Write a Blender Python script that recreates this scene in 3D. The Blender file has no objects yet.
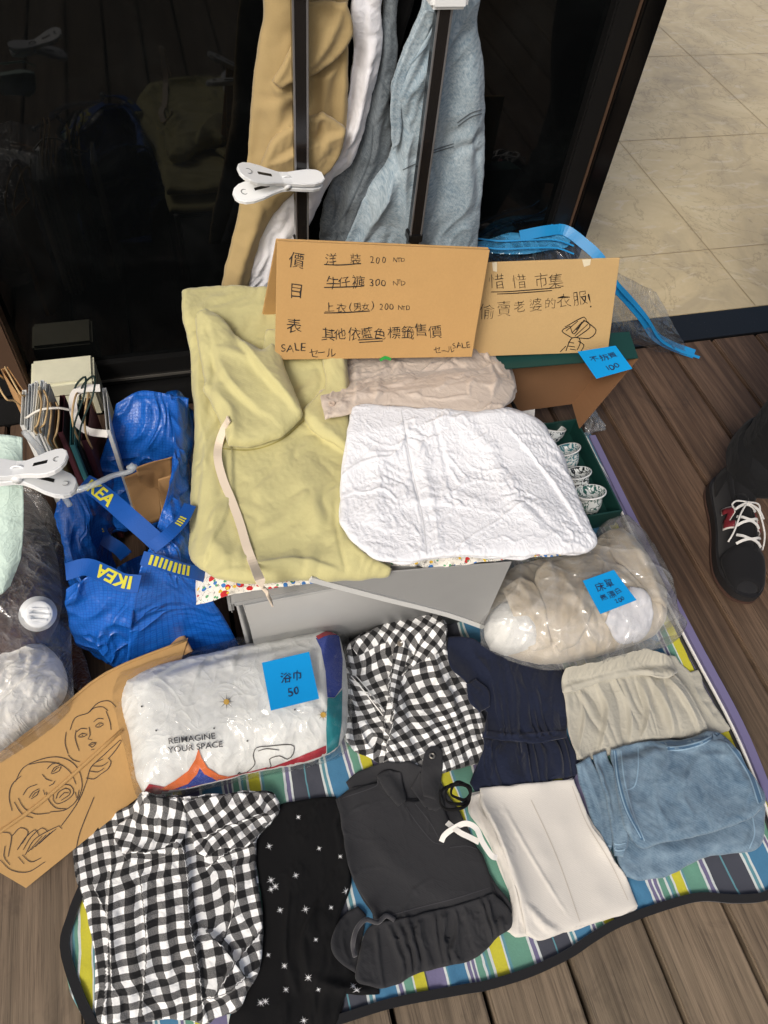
import bpy, bmesh, math, random
import numpy as np
from mathutils import Vector, Matrix, Quaternion
from mathutils.geometry import delaunay_2d_cdt
from mathutils.bvhtree import BVHTree
R = math.radians
random.seed(7)
SC = bpy.context.scene
COL = SC.collection

# ------------------------------------------------------------------ camera
FPX, CAMH = 729.0, 1.3
def _rot(a, b, c):
    F = np.array([math.sin(a)*math.cos(b), math.cos(a)*math.cos(b), -math.sin(b)])
    Rt = np.array([math.cos(a), -math.sin(a), 0]); D = np.cross(F, Rt)
    return np.stack([Rt*math.cos(c)+D*math.sin(c), -Rt*math.sin(c)+D*math.cos(c), F], 1)
CM = _rot(.36638, .93863, -.139305)
CO = np.array([0, 0, CAMH])
cam = bpy.data.cameras.new('camera'); camo = bpy.data.objects.new('camera', cam); COL.objects.link(camo)
cam.sensor_fit = 'VERTICAL'; cam.sensor_height = 36; cam.sensor_width = 27; cam.lens = FPX/1024*36
cam.clip_start = .02; cam.clip_end = 200
camo.matrix_world = Matrix(((CM[0,0], -CM[0,1], -CM[0,2], 0), (CM[1,0], -CM[1,1], -CM[1,2], 0),
                            (CM[2,0], -CM[2,1], -CM[2,2], CAMH), (0, 0, 0, 1)))
SC.camera = camo

# ------------------------------------------------------------------ daylight (overcast)
W = bpy.data.worlds.new('World'); SC.world = W; W.use_nodes = True
wn = W.node_tree.nodes; wl = W.node_tree.links
SUN_EL, SUN_AZ = 44, 222          # degrees; azimuth clockwise from +Y
sky = wn.new('ShaderNodeTexSky'); sky.sky_type = 'NISHITA'; sky.sun_disc = False
sky.sun_elevation = R(SUN_EL); sky.sun_rotation = R(SUN_AZ); sky.air_density = 1.0; sky.dust_density = 6; sky.ozone_density = .4
wl.new(sky.outputs[0], wn['Background'].inputs[0]); wn['Background'].inputs[1].default_value = .085
sl = bpy.data.lights.new('sun', 'SUN'); so = bpy.data.objects.new('sun', sl); COL.objects.link(so)
sl.energy = 1.35; sl.angle = R(18); sl.color = (1, .995, .975)
sd = Vector((math.sin(R(SUN_AZ))*math.cos(R(SUN_EL)), math.cos(R(SUN_AZ))*math.cos(R(SUN_EL)), math.sin(R(SUN_EL))))
so.rotation_euler = sd.to_track_quat('Z', 'Y').to_euler()
SC.view_settings.view_transform = 'Standard'; SC.view_settings.look = 'None'
SC.view_settings.exposure = 0.38; SC.view_settings.gamma = 1
SC.cycles.max_bounces = 8; SC.cycles.transparent_max_bounces = 16; SC.cycles.use_denoising = True

# ------------------------------------------------------------------ where a line of sight meets a level or a wall
def pz(x, y, z=0.):
    d = CM @ np.array([x-384, y-512, FPX]); return CO + d*(z-CAMH)/d[2]
def pY(x, y, Y):
    d = CM @ np.array([x-384, y-512, FPX]); return CO + d*Y/d[1]

# ------------------------------------------------------------------ noise
_rs = np.random.RandomState(3); _perm = _rs.permutation(256); _perm = np.concatenate([_perm, _perm, _perm])
_ga = _rs.rand(256)*2*np.pi; _gx, _gy = np.cos(_ga), np.sin(_ga)
def perlin(x, y):
    xi = np.floor(x).astype(int); yi = np.floor(y).astype(int); fx = x-xi; fy = y-yi
    u = fx*fx*fx*(fx*(fx*6-15)+10); v = fy*fy*fy*(fy*(fy*6-15)+10)
    def g(i, j):
        h = _perm[_perm[(xi+i) & 255] + ((yi+j) & 255)]
        return _gx[h]*(fx-i)+_gy[h]*(fy-j)
    a = g(0,0)*(1-u)+g(1,0)*u; b = g(0,1)*(1-u)+g(1,1)*u
    return (a*(1-v)+b*v)*1.5
def wrinkle(P, seed, amp, scale, ang=0, stretch=1, kind='n'):
    a = R(ang); c, s = math.cos(a), math.sin(a)
    wx = perlin(P[:,0]/(scale*2.3)+seed*3.7, P[:,1]/(scale*2.3)+1.3)*.9
    wy = perlin(P[:,0]/(scale*2.3)+9.1, P[:,1]/(scale*2.3)+seed*1.9)*.9
    u = (P[:,0]*c+P[:,1]*s)/(scale*stretch)+wx/max(1, stretch**.5)+seed*17.3
    v = (-P[:,0]*s+P[:,1]*c)/scale+wy+seed*5.1
    n = perlin(u, v)
    if kind == 'n': return amp*n
    if kind == 'f': return amp*(np.abs(n)*2-.6)              # round folds, sharp valleys
    if kind == 'p': return amp*(.55-np.sqrt(n*n+.004)*2)      # sharp peaks
    if kind == 'k': return amp*(np.exp(-np.abs(n)/.10)*np.clip(.3+perlin(u*.6+2, v*.6+5)*1.6, 0, 1.2)-.12)   # thin pressed creases
    n2 = perlin(u*2.1+4, v*2.1+8)
    return amp*(np.abs(n)*1.6+np.abs(n2)*.7-.8)               # 'c' crumple

# ------------------------------------------------------------------ polylines
def spline(pts, closed=True, step=.005):
    """Catmull-Rom through pts; a point with a third value 1 is a corner."""
    q = np.array([p[:2] for p in pts], float); cor = [len(p) > 2 and p[2] == 1 for p in pts]; n = len(q); out = []
    for i in range(n if closed else n-1):
        p1 = q[i]; p2 = q[(i+1) % n]
        p0 = q[i-1] if (closed or i > 0) else p1*2-p2
        p3 = q[(i+2) % n] if (closed or i < n-2) else p2*2-p1
        if cor[i]: p0 = p1*2-p2
        if cor[(i+1) % n]: p3 = p2*2-p1
        L = np.linalg.norm(p2-p1)
        if L < 1e-9: continue
        m1 = (p2-p0)/2; m2 = (p3-p1)/2
        for m in (m1, m2):
            l = np.linalg.norm(m)
            if l > L: m *= L/l
        k = max(1, int(round(L/step)))
        for t in np.arange(k)/k:
            out.append((2*t**3-3*t**2+1)*p1+(t**3-2*t**2+t)*m1+(-2*t**3+3*t**2)*p2+(t**3-t**2)*m2)
    if not closed: out.append(q[-1])
    return np.array(out)
def pdist(P, L, closed=False):
    """distance, 0..1 place along, signed side (+ left) from points to a polyline"""
    A = L if closed else L[:-1]; B = np.roll(L, -1, 0) if closed else L[1:]
    d = B-A; ll = (d**2).sum(1)+1e-12; seg = np.sqrt(ll); cum = np.concatenate([[0], np.cumsum(seg)])
    best = np.full(len(P), 1e9); par = np.zeros(len(P)); side = np.zeros(len(P))
    for i in range(len(A)):
        r = P-A[i]; t = np.clip((r@d[i])/ll[i], 0, 1); e = r-t[:,None]*d[i]; dd = (e**2).sum(1)
        m = dd < best
        best[m] = dd[m]; par[m] = (cum[i]+t[m]*seg[i])/cum[-1]; side[m] = (d[i,0]*r[m,1]-d[i,1]*r[m,0])
    return np.sqrt(best), par, np.sign(side)
def inside(P, L):
    x, y = P[:,0], P[:,1]; c = np.zeros(len(P), bool); B = np.roll(L, -1, 0)
    for (x1, y1), (x2, y2) in zip(L, B):
        if y1 == y2: continue
        c ^= ((y1 > y) != (y2 > y)) & (x < (x2-x1)*(y-y1)/(y2-y1)+x1)
    return c

# ------------------------------------------------------------------ what lies under a new layer
GX0, GY0, GR = -.8, -.25, .004
GNX, GNY = 530, 470
SUP = np.zeros((GNY, GNX))
_gy_, _gx_ = np.mgrid[0:GNY, 0:GNX]; GP = np.stack([GX0+_gx_.ravel()*GR, GY0+_gy_.ravel()*GR], 1)
def samp(G, P):
    x = np.clip((P[:,0]-GX0)/GR, 0, GNX-1.01); y = np.clip((P[:,1]-GY0)/GR, 0, GNY-1.01)
    i = x.astype(int); j = y.astype(int); fx = x-i; fy = y-j
    return (G[j,i]*(1-fx)+G[j,i+1]*fx)*(1-fy)+(G[j+1,i]*(1-fx)+G[j+1,i+1]*fx)*fy
def blur(G, s):
    k = int(3*s)+1; w = np.exp(-.5*(np.arange(-k, k+1)/s)**2); w /= w.sum()
    for ax in (0, 1):
        Gp = np.pad(G, [(k, k) if a == ax else (0, 0) for a in (0, 1)], mode='edge')
        G = sum(w[i]*(Gp[i:i+GNY] if ax == 0 else Gp[:, i:i+GNX]) for i in range(2*k+1))
    return G
def put_rect(x0, x1, y0, y1, z):
    m = (GP[:,0] > x0) & (GP[:,0] < x1) & (GP[:,1] > y0) & (GP[:,1] < y1)
    S = SUP.ravel(); S[m] = np.maximum(S[m], z)

# ------------------------------------------------------------------ objects
def tag(o, label=None, cat=None, group=None, kind=None):
    if label: o['label'] = label
    if cat: o['category'] = cat
    if group: o['group'] = group
    if kind: o['kind'] = kind
    return o
def mesh_ob(name, V, F, mat, parent=None, uv=None, smooth=True):
    me = bpy.data.meshes.new(name); me.from_pydata([tuple(map(float, v)) for v in V], [], [tuple(map(int, f)) for f in F])
    if mat: me.materials.append(mat)
    if smooth: me.polygons.foreach_set('use_smooth', [True]*len(me.polygons))
    if uv is not None:
        li = np.empty(len(me.loops), int); me.loops.foreach_get('vertex_index', li)
        l = me.uv_layers.new(name='UVMap'); l.data.foreach_set('uv', np.asarray(uv)[li].astype(np.float32).ravel())
    me.update()
    o = bpy.data.objects.new(name, me); COL.objects.link(o)
    if parent: o.parent = parent
    return o
def empty(name, loc=(0,0,0)):
    o = bpy.data.objects.new(name, None); COL.objects.link(o); o.empty_display_size = .05
    o.matrix_world = Matrix.Translation(loc); return o
def adopt(o, root):
    """parent a mesh built in world coordinates to a placed Empty or mesh without moving it"""
    o.parent = root
    off = Vector((0,0,0)); r = root
    while r: off += r.location; r = r.parent
    o.data.transform(Matrix.Translation(-off)); return o

class Layer: pass
def buckle(X, T, bd, zmin, ex, ang=0, aniso=.7, iters=160, kb=.25, seed=1, fs=7., grav=2e-5):
    """let a sheet with a little too much cloth in it settle: it buckles into wrinkles and rests on what is below"""
    T = np.array(T); n = len(X); X = X.copy(); P0 = X[:,:2].copy()
    E = np.concatenate([T[:,[0,1]], T[:,[1,2]], T[:,[2,0]]]); opp = np.concatenate([T[:,2], T[:,0], T[:,1]])
    key = np.minimum(E[:,0], E[:,1])*n+np.maximum(E[:,0], E[:,1]); o = np.argsort(key, kind='stable'); ks = key[o]
    same = np.where(ks[1:] == ks[:-1])[0]
    B = np.stack([opp[o[same]], opp[o[same+1]]], 1)
    _, iu = np.unique(key, return_index=True); E = np.stack([np.minimum(E[iu,0], E[iu,1]), np.maximum(E[iu,0], E[iu,1])], 1)
    def rest(C):
        d = X[C[:,1]]-X[C[:,0]]; l = np.linalg.norm(d, axis=1); m = (P0[C[:,0]]+P0[C[:,1]])*.5
        f = np.clip(1+1.3*perlin(m[:,0]*fs+seed*2.7, m[:,1]*fs+seed*1.1), .05, 2.3)
        a = R(ang)+perlin(m[:,0]*3+seed, m[:,1]*3+7)*1.1
        c2 = ((d[:,0]*np.cos(a)+d[:,1]*np.sin(a))/(l+1e-9))**2
        return l*(1+ex*f*((1-aniso)+aniso*c2))
    le, lb = rest(E), rest(B)
    w = np.where(bd, .25, 1.)
    C = np.concatenate([E, B]); L = np.concatenate([le, lb]); K = np.concatenate([np.ones(len(E)), np.full(len(B), kb)])
    a, b = C[:,0], C[:,1]; ws = w[a]+w[b]
    cnt = np.bincount(a, K, n)+np.bincount(b, K, n)+1e-9
    rs = np.random.RandomState(seed+99); X[:,2] += rs.uniform(-1, 1, n)*.0007*(~bd)
    for it in range(iters):
        d = X[b]-X[a]; l = np.sqrt((d*d).sum(1))+1e-9; s = (K*(l-L)/l/ws)[:,None]*d
        D = np.stack([np.bincount(a, s[:,k]*w[a], n)-np.bincount(b, s[:,k]*w[b], n) for k in range(3)], 1)
        X += D/cnt[:,None]*2.4
        X[:,2] -= grav*(~bd)
        X[bd,:2] = X[bd,:2]*.8+P0[bd]*.2
        X[:,2] = np.maximum(X[:,2], zmin)
    deg = np.bincount(E[:,0], None, n)+np.bincount(E[:,1], None, n)
    for _ in range(1):
        A = np.stack([np.bincount(E[:,0], X[E[:,1],k], n)+np.bincount(E[:,1], X[E[:,0],k], n) for k in range(3)], 1)/deg[:,None]
        X[~bd] = X[~bd]*.65+A[~bd]*.35
    return X
def cloth(name, outline, zref, t, mat, parent=None, r=.012, base=None, creases=(), wr=(), gathers=(), res=.005, ang=0,
          smooth=3, seed=1, dep=True, cap=None, auto=None, ex=.065, exa=0, aniso=.6, kb=.3, iters=190, layers=1, fs=7., keep=False, rag=.0016, dome=0, domel=.06, plane=None, uvw=.004, shift=.9, lift=0, sag=0, flat=0, zs=None, tuck=0.):
    """A piece of fabric (or film) with real thickness: an outline laid out at height zref (or on the vertical plane y=plane),
    resting on what lies below it, with rolled edges, folds, gathers and wrinkles. Returns a Layer (ob, h)."""
    if plane is None:
        if base is None:
            G = SUP if cap is None else np.minimum(SUP, cap)
            G = np.maximum(G, blur(G, smooth)) if smooth else G
            G = blur(G, 1.2)
            bf = lambda P: samp(G, P)+lift
        elif callable(base): bf = base
        else: bf = lambda P: np.full(len(P), float(base))
    else: bf = (base if callable(base) else (lambda P: np.zeros(len(P))))
    if not keep and plane is None and not dome and t < .06:
        t = t*.62; r = min(r, .6*t+.0008)
    if res < .0056: res = res*.78
    if auto is None: auto = plane is None and t < .05 and not dome
    def to2(p, k=.5):
        if p[0] == 'w': return np.array([p[1], p[2]])
        if plane is not None: q = pY(p[0], p[1], plane); return np.array([q[0], q[2]])
        if not auto: return pz(p[0], p[1], zref)[:2]
        z = zref
        for _ in range(14): z = .6*z+.4*(bf(pz(p[0], p[1], z)[None,:2])[0]+t*k)
        return pz(p[0], p[1], z)[:2]
    pts = []
    for p in outline:
        c = 1 if (p[0] != 'w' and len(p) > 2 and p[2] == 1) else 0
        q = to2(p); pts.append((q[0], q[1], c))
    for i in range(len(pts)):                                                # folded fabric has corners
        a, b, c_ = (np.array(pts[i-1][:2]), np.array(pts[i][:2]), np.array(pts[(i+1) % len(pts)][:2])); u, v_ = b-a, c_-b
        if abs(math.atan2(u[0]*v_[1]-u[1]*v_[0], u@v_)) > R(52): pts[i] = pts[i][:2]+(1,)
    L = spline(pts, True, res)
    # a little life in the outline
    if True:
        nn = np.roll(L, -1, 0)-np.roll(L, 1, 0); nn = np.stack([nn[:,1], -nn[:,0]], 1)/(np.linalg.norm(nn, axis=1)[:,None]+1e-9)
        L = L+nn*(perlin(L[:,0]*38+seed*3.1, L[:,1]*38+2.2)*rag)[:,None]
    CR = [(k, spline([tuple(to2(p, 1.)) for p in pl], False, .008), h, w) for k, pl, h, w in creases]
    GA = [(spline([tuple(to2(p, 1.)) for p in pl], False, .008), n, a, ln, sd) for pl, n, a, ln, sd in gathers]
    under = []
    if layers > 1:
        rj = random.Random(seed); tl = t/layers
        for k in range(layers-1):
            oj = [p if p[0] == 'w' else (p[0]+rj.uniform(-2.6, 2.6), p[1]+rj.uniform(-2.2, 2.6))+tuple(p[2:]) for p in outline]
            under.append(cloth('fold', oj, zref, tl*1.05, mat, parent, r=tl*.5, base=base, res=.007, ang=ang, smooth=smooth, seed=seed+7*k+3, dep=base is None, plane=plane, lift=lift, cap=(None if cap is None else cap+tl*k), ex=0, auto=auto, wr=[(.002,.05,0,1,'n')]))
            if callable(base): base = (lambda b_: (lambda P: b_(P)+tl))(base)
            elif base is not None: base = base+tl
        ly = cloth(name, outline, zref, tl*1.1, mat, parent, r=min(r, tl*.7), base=base, creases=creases, wr=wr, gathers=gathers, res=res, ang=ang, smooth=smooth, seed=seed, dep=dep, dome=dome, domel=domel, plane=plane, uvw=uvw, shift=shift, lift=lift, cap=(None if cap is None else cap+t), auto=auto, ex=ex, exa=exa, aniso=aniso, kb=kb, iters=iters, fs=fs, rag=rag, keep=keep)
        if parent is None:
            for u_ in under: u_.ob.parent = ly.ob
        return ly
    def parts(P, d):
        q = np.clip(d/r, 0, 1); q = np.sqrt(np.maximum(0, 1-(1-q)**2))
        w = np.zeros(len(P))
        for i, x in enumerate(wr): w += wrinkle(P, seed+i*1.37, *x)
        for k, C, h, wd in CR:
            dd, par, sg = pdist(P, C); tp = np.clip(np.sin(np.pi*np.clip(par, .02, .98)), 0, 1)**.5
            if k == 'r': w += h*np.exp(-(dd/wd)**2)*tp
            elif k == 'v': w -= h*np.exp(-(dd/wd)**2)*tp
            elif k == 'f': w += h*np.where(sg > 0, np.exp(-dd/(wd*5)), np.exp(-(dd/(wd*.55))**2))*tp
            elif k == 'F': w += h*np.where(sg > 0, np.exp(-dd/(wd*12)), np.exp(-(dd/(wd*.3))**2))
        for C, n, a, ln, sd in GA:
            dd, par, sg = pdist(P, C)
            ph = n*par+perlin(par*n*.45+seed, dd*7)*1.1+perlin(dd*14+seed, par*3)*.35
            fold = np.abs(np.sin(np.pi*ph))**.8-.55
            rise = np.clip(dd/.012, 0, 1)*np.exp(-np.maximum(0, dd-ln*.35)/(ln*.7))
            m = np.ones(len(P)) if sd == 0 else (sg*sd > 0)
            w += a*fold*rise*m*(.7+.6*perlin(par*n*.7+3, seed+0*par))
        dm = dome*(1-np.exp(-(d/domel)**2)) if dome else 0
        return q, w, dm
    def hfun(P):
        d = pdist(P, L, True)[0]; d = np.where(inside(P, L), d, 0)
        q, w, dm = parts(P, d); return bf(P)+t*(.5+.5*q)+q*w+dm
    mn, mx = L.min(0), L.max(0)
    gx, gy = np.meshgrid(np.arange(mn[0], mx[0], res), np.arange(mn[1], mx[1], res*.866))
    gx = gx+(np.arange(gx.shape[0]) % 2)[:,None]*res*.5
    I = np.stack([gx.ravel(), gy.ravel()], 1); I += _rs.uniform(-.12, .12, I.shape)*res
    I = I[inside(I, L)]
    I = I[pdist(I, L, True)[0] > res*.55]
    # rows of points hugging the rolled edge
    rr = [L]; nn = np.roll(L, -1, 0)-np.roll(L, 1, 0); nn = np.stack([-nn[:,1], nn[:,0]], 1)/(np.linalg.norm(nn, axis=1)[:,None]+1e-9)
    area = .5*np.sum(L[:,0]*np.roll(L[:,1], -1)-np.roll(L[:,0], -1)*L[:,1])
    if area < 0: nn = -nn
    E = L+nn*r*.1; E = E[inside(E, L)]
    E = E[pdist(E, L, True)[0] > r*.07]
    A = np.concatenate([L, E, I])
    n = len(L)
    v, e, f, _, _, _ = delaunay_2d_cdt([Vector(p) for p in A], [(i, (i+1) % n) for i in range(n)], [], 1, 1e-7)
    P = np.array([tuple(x) for x in v]); T = [list(x) for x in f]
    for k, tr in enumerate(T):
        a, b, c = P[tr[0]], P[tr[1]], P[tr[2]]
        if (b[0]-a[0])*(c[1]-a[1])-(b[1]-a[1])*(c[0]-a[0]) < 0: T[k] = tr[::-1]
    cnt = {}
    for tr in T:
        for i in range(len(tr)):
            k = tuple(sorted((tr[i], tr[(i+1) % len(tr)]))); cnt[k] = cnt.get(k, 0)+1
    bd = np.zeros(len(P), bool)
    for (a, b), c in cnt.items():
        if c == 1: bd[a] = bd[b] = True
    d = pdist(P, L, True)[0]; d[bd] = 0
    q, w, dm = parts(P, d); b0 = bf(P)
    top = b0+t*(.5+.5*q)+q*w+dm; bot = b0+t*(.5-.5*q)
    if plane is not None: bot = bot+q*w
    X3 = np.column_stack([P, top])
    if ex: X3 = buckle(X3, T, bd, b0+np.where(bd, .3*t, t*(.35+.35*q)) if plane is None else b0-.01, ex, exa, aniso, iters, kb, seed, fs)
    idx = np.full(len(P), -1); k = len(P); BV = []
    for i in range(len(P)):
        if bd[i]: idx[i] = i
        else: idx[i] = k; k += 1; BV.append((P[i,0], P[i,1], bot[i]))
    if plane is not None:
        for j, i in enumerate(np.where(~bd)[0]): BV[j] = (X3[i,0], X3[i,1], X3[i,2]-t*q[i])
    V = np.concatenate([X3, np.array(BV).reshape(-1, 3)]); UP0 = np.concatenate([P, P[~bd]])
    F = T+[[idx[i] for i in tr[::-1]] for tr in T]
    UP = UP0; ca, sa = math.cos(R(ang)), math.sin(R(ang))
    uv = np.stack([UP[:,0]*ca+UP[:,1]*sa, -UP[:,0]*sa+UP[:,1]*ca], 1)
    ww = np.concatenate([w, w[~bd]])
    for k_, C, h, wd in CR:                                                   # the weave is broken where it folds over itself
        if k_ in 'fF':
            dd, par, sg = pdist(UP, C); e_ = C[-1]-C[0]; e_ /= np.linalg.norm(e_)+1e-9; m_ = (sg*np.exp(-dd/.05)*np.clip(np.sin(np.pi*np.clip(par, .01, .99))*3, 0, 1)*h*.7)
            nx_, ny_ = -e_[1], e_[0]
            uv[:,0] += m_*(nx_*ca+ny_*sa); uv[:,1] += m_*(-nx_*sa+ny_*ca)
    uv[:,0] += perlin(UP[:,0]*9+seed, UP[:,1]*9)*uvw+ww*shift*.5; uv[:,1] += perlin(UP[:,0]*9, UP[:,1]*9+seed+5)*uvw+ww*shift
    if plane is not None: V = np.column_stack([V[:,0], plane-V[:,2], V[:,1]]); F = F  # x,z,h -> x, y, z
    o = mesh_ob(name, V, F, mat, None, uv)
    if parent: adopt(o, parent)
    ly = Layer(); ly.ob = o; ly.zref = zref; ly.plane = plane; ly.L = L; ly.h = hfun
    ly.bvh = BVHTree.FromPolygons([tuple(v) for v in V], T)
    if dep and plane is None:
        m = (GP[:,0] > mn[0]) & (GP[:,0] < mx[0]) & (GP[:,1] > mn[1]) & (GP[:,1] < mx[1])
        ix = np.where(m)[0]; ix = ix[inside(GP[ix], L)]
        S = SUP.ravel()
        for i in ix:
            hit = ly.bvh.ray_cast((GP[i,0], GP[i,1], 3.), (0,0,-1))[0]
            if hit is not None: S[i] = max(S[i], hit[2])
    return ly
def on(ly, px, py, off=.0012):
    """the point of a layer's top that a line of sight meets"""
    px = np.atleast_1d(np.asarray(px, float)); py = np.atleast_1d(np.asarray(py, float))
    D = np.stack([px-384, py-512, np.full(len(px), FPX)], 1)@CM.T; D /= np.linalg.norm(D, axis=1)[:,None]
    out = []; miss = []
    for k in range(len(px)):
        hit, nrm, _, _ = ly.bvh.ray_cast(tuple(CO), tuple(D[k]))
        if hit is None: hit, nrm, _, dist = ly.bvh.find_nearest(tuple(CO+D[k]*(np.linalg.norm(out[-1]-CO) if out else np.linalg.norm((pz(px[k], py[k], ly.zref) if ly.plane is None else pY(px[k], py[k], ly.plane))-CO))))
        up = (np.array([0,0,1.]) if ly.plane is None else np.array([0,-1.,0]))
        out.append(np.array(hit)+(up*.5-D[k]*.5)*off)
    return np.array(out)
def fill2(poly, step):
    """triangulate a 2-D outline with inner points"""
    L = np.array(poly, float); mn, mx = L.min(0), L.max(0); S = []
    B = np.roll(L, -1, 0)
    for a, b in zip(L, B):
        k = max(1, int(np.linalg.norm(b-a)/step)); S += [a+(b-a)*i/k for i in range(k)]
    S = np.array(S); n = len(S)
    gx, gy = np.meshgrid(np.arange(mn[0], mx[0], step), np.arange(mn[1], mx[1], step)); I = np.stack([gx.ravel(), gy.ravel()], 1)
    I = I[inside(I, S)] if len(I) else I
    if len(I): I = I[pdist(I, S, True)[0] > step*.4]
    A = np.concatenate([S, I]) if len(I) else S
    v, e, f, _, _, _ = delaunay_2d_cdt([Vector(p) for p in A], [(i, (i+1) % n) for i in range(n)], [], 1, 1e-6)
    return np.array([tuple(x) for x in v]), [list(x) for x in f]
def drape(name, ly, polys, mat, parent, off=.0012, step=3., thick=0):
    """printed or stitched shapes lying on a layer, given as outlines"""
    if len(polys) > 1 and name in ('seam', 'print_dots', 'print_star', 'collar_seam', 'hem_band', 'piping', 'print_map'):
        return [drape(name, ly, [p], mat, parent, off, step) for p in polys]
    V = np.zeros((0,3)); F = []
    for pg in polys:
        p, f = fill2(pg, step); w = on(ly, p[:,0], p[:,1], off)
        # upward faces
        for k, tr in enumerate(f):
            a, b, c = w[tr[0]], w[tr[1]], w[tr[2]]; nrm = np.cross(b-a, c-a)
            if nrm@(CO-a) < 0: f[k] = tr[::-1]
        F += [[i+len(V) for i in tr] for tr in f]; V = np.concatenate([V, w])
    o = mesh_ob(name, V, F, mat); adopt(o, parent); return o
def strokes(lines, w):
    """2-D pen strokes -> thin outlines"""
    out = []
    for ln in lines:
        p = spline(ln, False, 3.) if len(ln) > 2 else np.array(ln, float)
        d = np.gradient(p, axis=0); d /= np.linalg.norm(d, axis=1)[:,None]+1e-9; n = np.stack([-d[:,1], d[:,0]], 1)
        ww = w*(.75+.35*np.sin(np.linspace(.3, 2.9, len(p))))[:,None]*.5
        out.append(np.concatenate([p+n*ww, (p-n*ww)[::-1]]))
    return out
def loft(name, grid, mat, parent=None, n=(40, 40), t=.002, wr=(), seed=1, pxz=True, close=False, uvs=None):
    """smooth surface through a net of points, with thickness and wrinkles along its normal"""
    C = np.array([[pz(*p) if pxz else p for p in row] for row in grid], float)
    def cr(A, m, cl=False):
        k = len(A); T = np.linspace(0, k if cl else k-1, m, endpoint=not cl); out = []
        for u in T:
            i = min(int(u), (k if cl else k-1)-1); f = u-i
            g = (lambda j: A[j % k]) if cl else (lambda j: A[j] if 0 <= j < k else (2*A[0]-A[1] if j < 0 else 2*A[-1]-A[-2]))
            p0, p1, p2, p3 = g(i-1), g(i), g(i+1), g(i+2)
            out.append(.5*(2*p1+(p2-p0)*f+(2*p0-5*p1+4*p2-p3)*f*f+(3*p1-p0-3*p2+p3)*f**3))
        return np.array(out)
    S = cr(C, n[0]); S = np.transpose(cr(np.transpose(S, (1,0,2)), n[1], close), (1,0,2))
    if close: S = np.concatenate([S, S[:, :1]], 1)
    du = np.gradient(S, axis=0); dv = np.gradient(S, axis=1)
    lu = np.cumsum(np.linalg.norm(du, axis=2).mean(1)); lv = np.cumsum(np.linalg.norm(dv, axis=2).mean(0))
    N = np.cross(du, dv); N /= np.linalg.norm(N, axis=2)[:,:,None]+1e-9
    if not close and (N[n[0]//2, n[1]//2]@(CO-S[n[0]//2, n[1]//2])) < 0: N = -N; flip = True
    else: flip = False
    UV = np.stack(np.meshgrid(lu, lv, indexing='ij'), 2).reshape(-1, 2)
    w = np.zeros(len(UV))
    for i, x in enumerate(wr): w += wrinkle(UV, seed+i*1.7, *x)
    S2 = S.reshape(-1, 3); N2 = N.reshape(-1, 3)
    m, k = S.shape[:2]
    if close: w = w.reshape(m, k); f = np.minimum(1, np.minimum(np.arange(k), k-1-np.arange(k))/6.); w = (w*f[None]).ravel()
    A = S2+N2*w[:,None]; B = A-N2*t
    V = np.concatenate([A, B]); F = []; q = m*k; fl = (lambda f: f[::-1]) if flip else (lambda f: f)
    for i in range(m-1):
        for j in range(k-1):
            a = i*k+j; F.append(fl([a, a+k, a+k+1, a+1])); F.append(fl([q+a, q+a+1, q+a+k+1, q+a+k]))
    for i in range(m-1):
        for j in ((0, k-1) if not close else ()):
            a = i*k+j; f = [a, q+a, q+a+k, a+k]; F.append(fl(f) if j == 0 else fl(f[::-1]))
    for j in range(k-1):
        for i in (0, m-1):
            a = i*k+j; f = [a, a+1, q+a+1, q+a]; F.append(fl(f) if i == 0 else fl(f[::-1]))
    o = mesh_ob(name, V, F, mat, None, np.concatenate([UV, UV]))
    if parent: adopt(o, parent)
    o['_n'] = 0; del o['_n']
    ly = Layer(); ly.ob = o; ly.S = A.reshape(m, k, 3); ly.N = N; return ly
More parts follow.
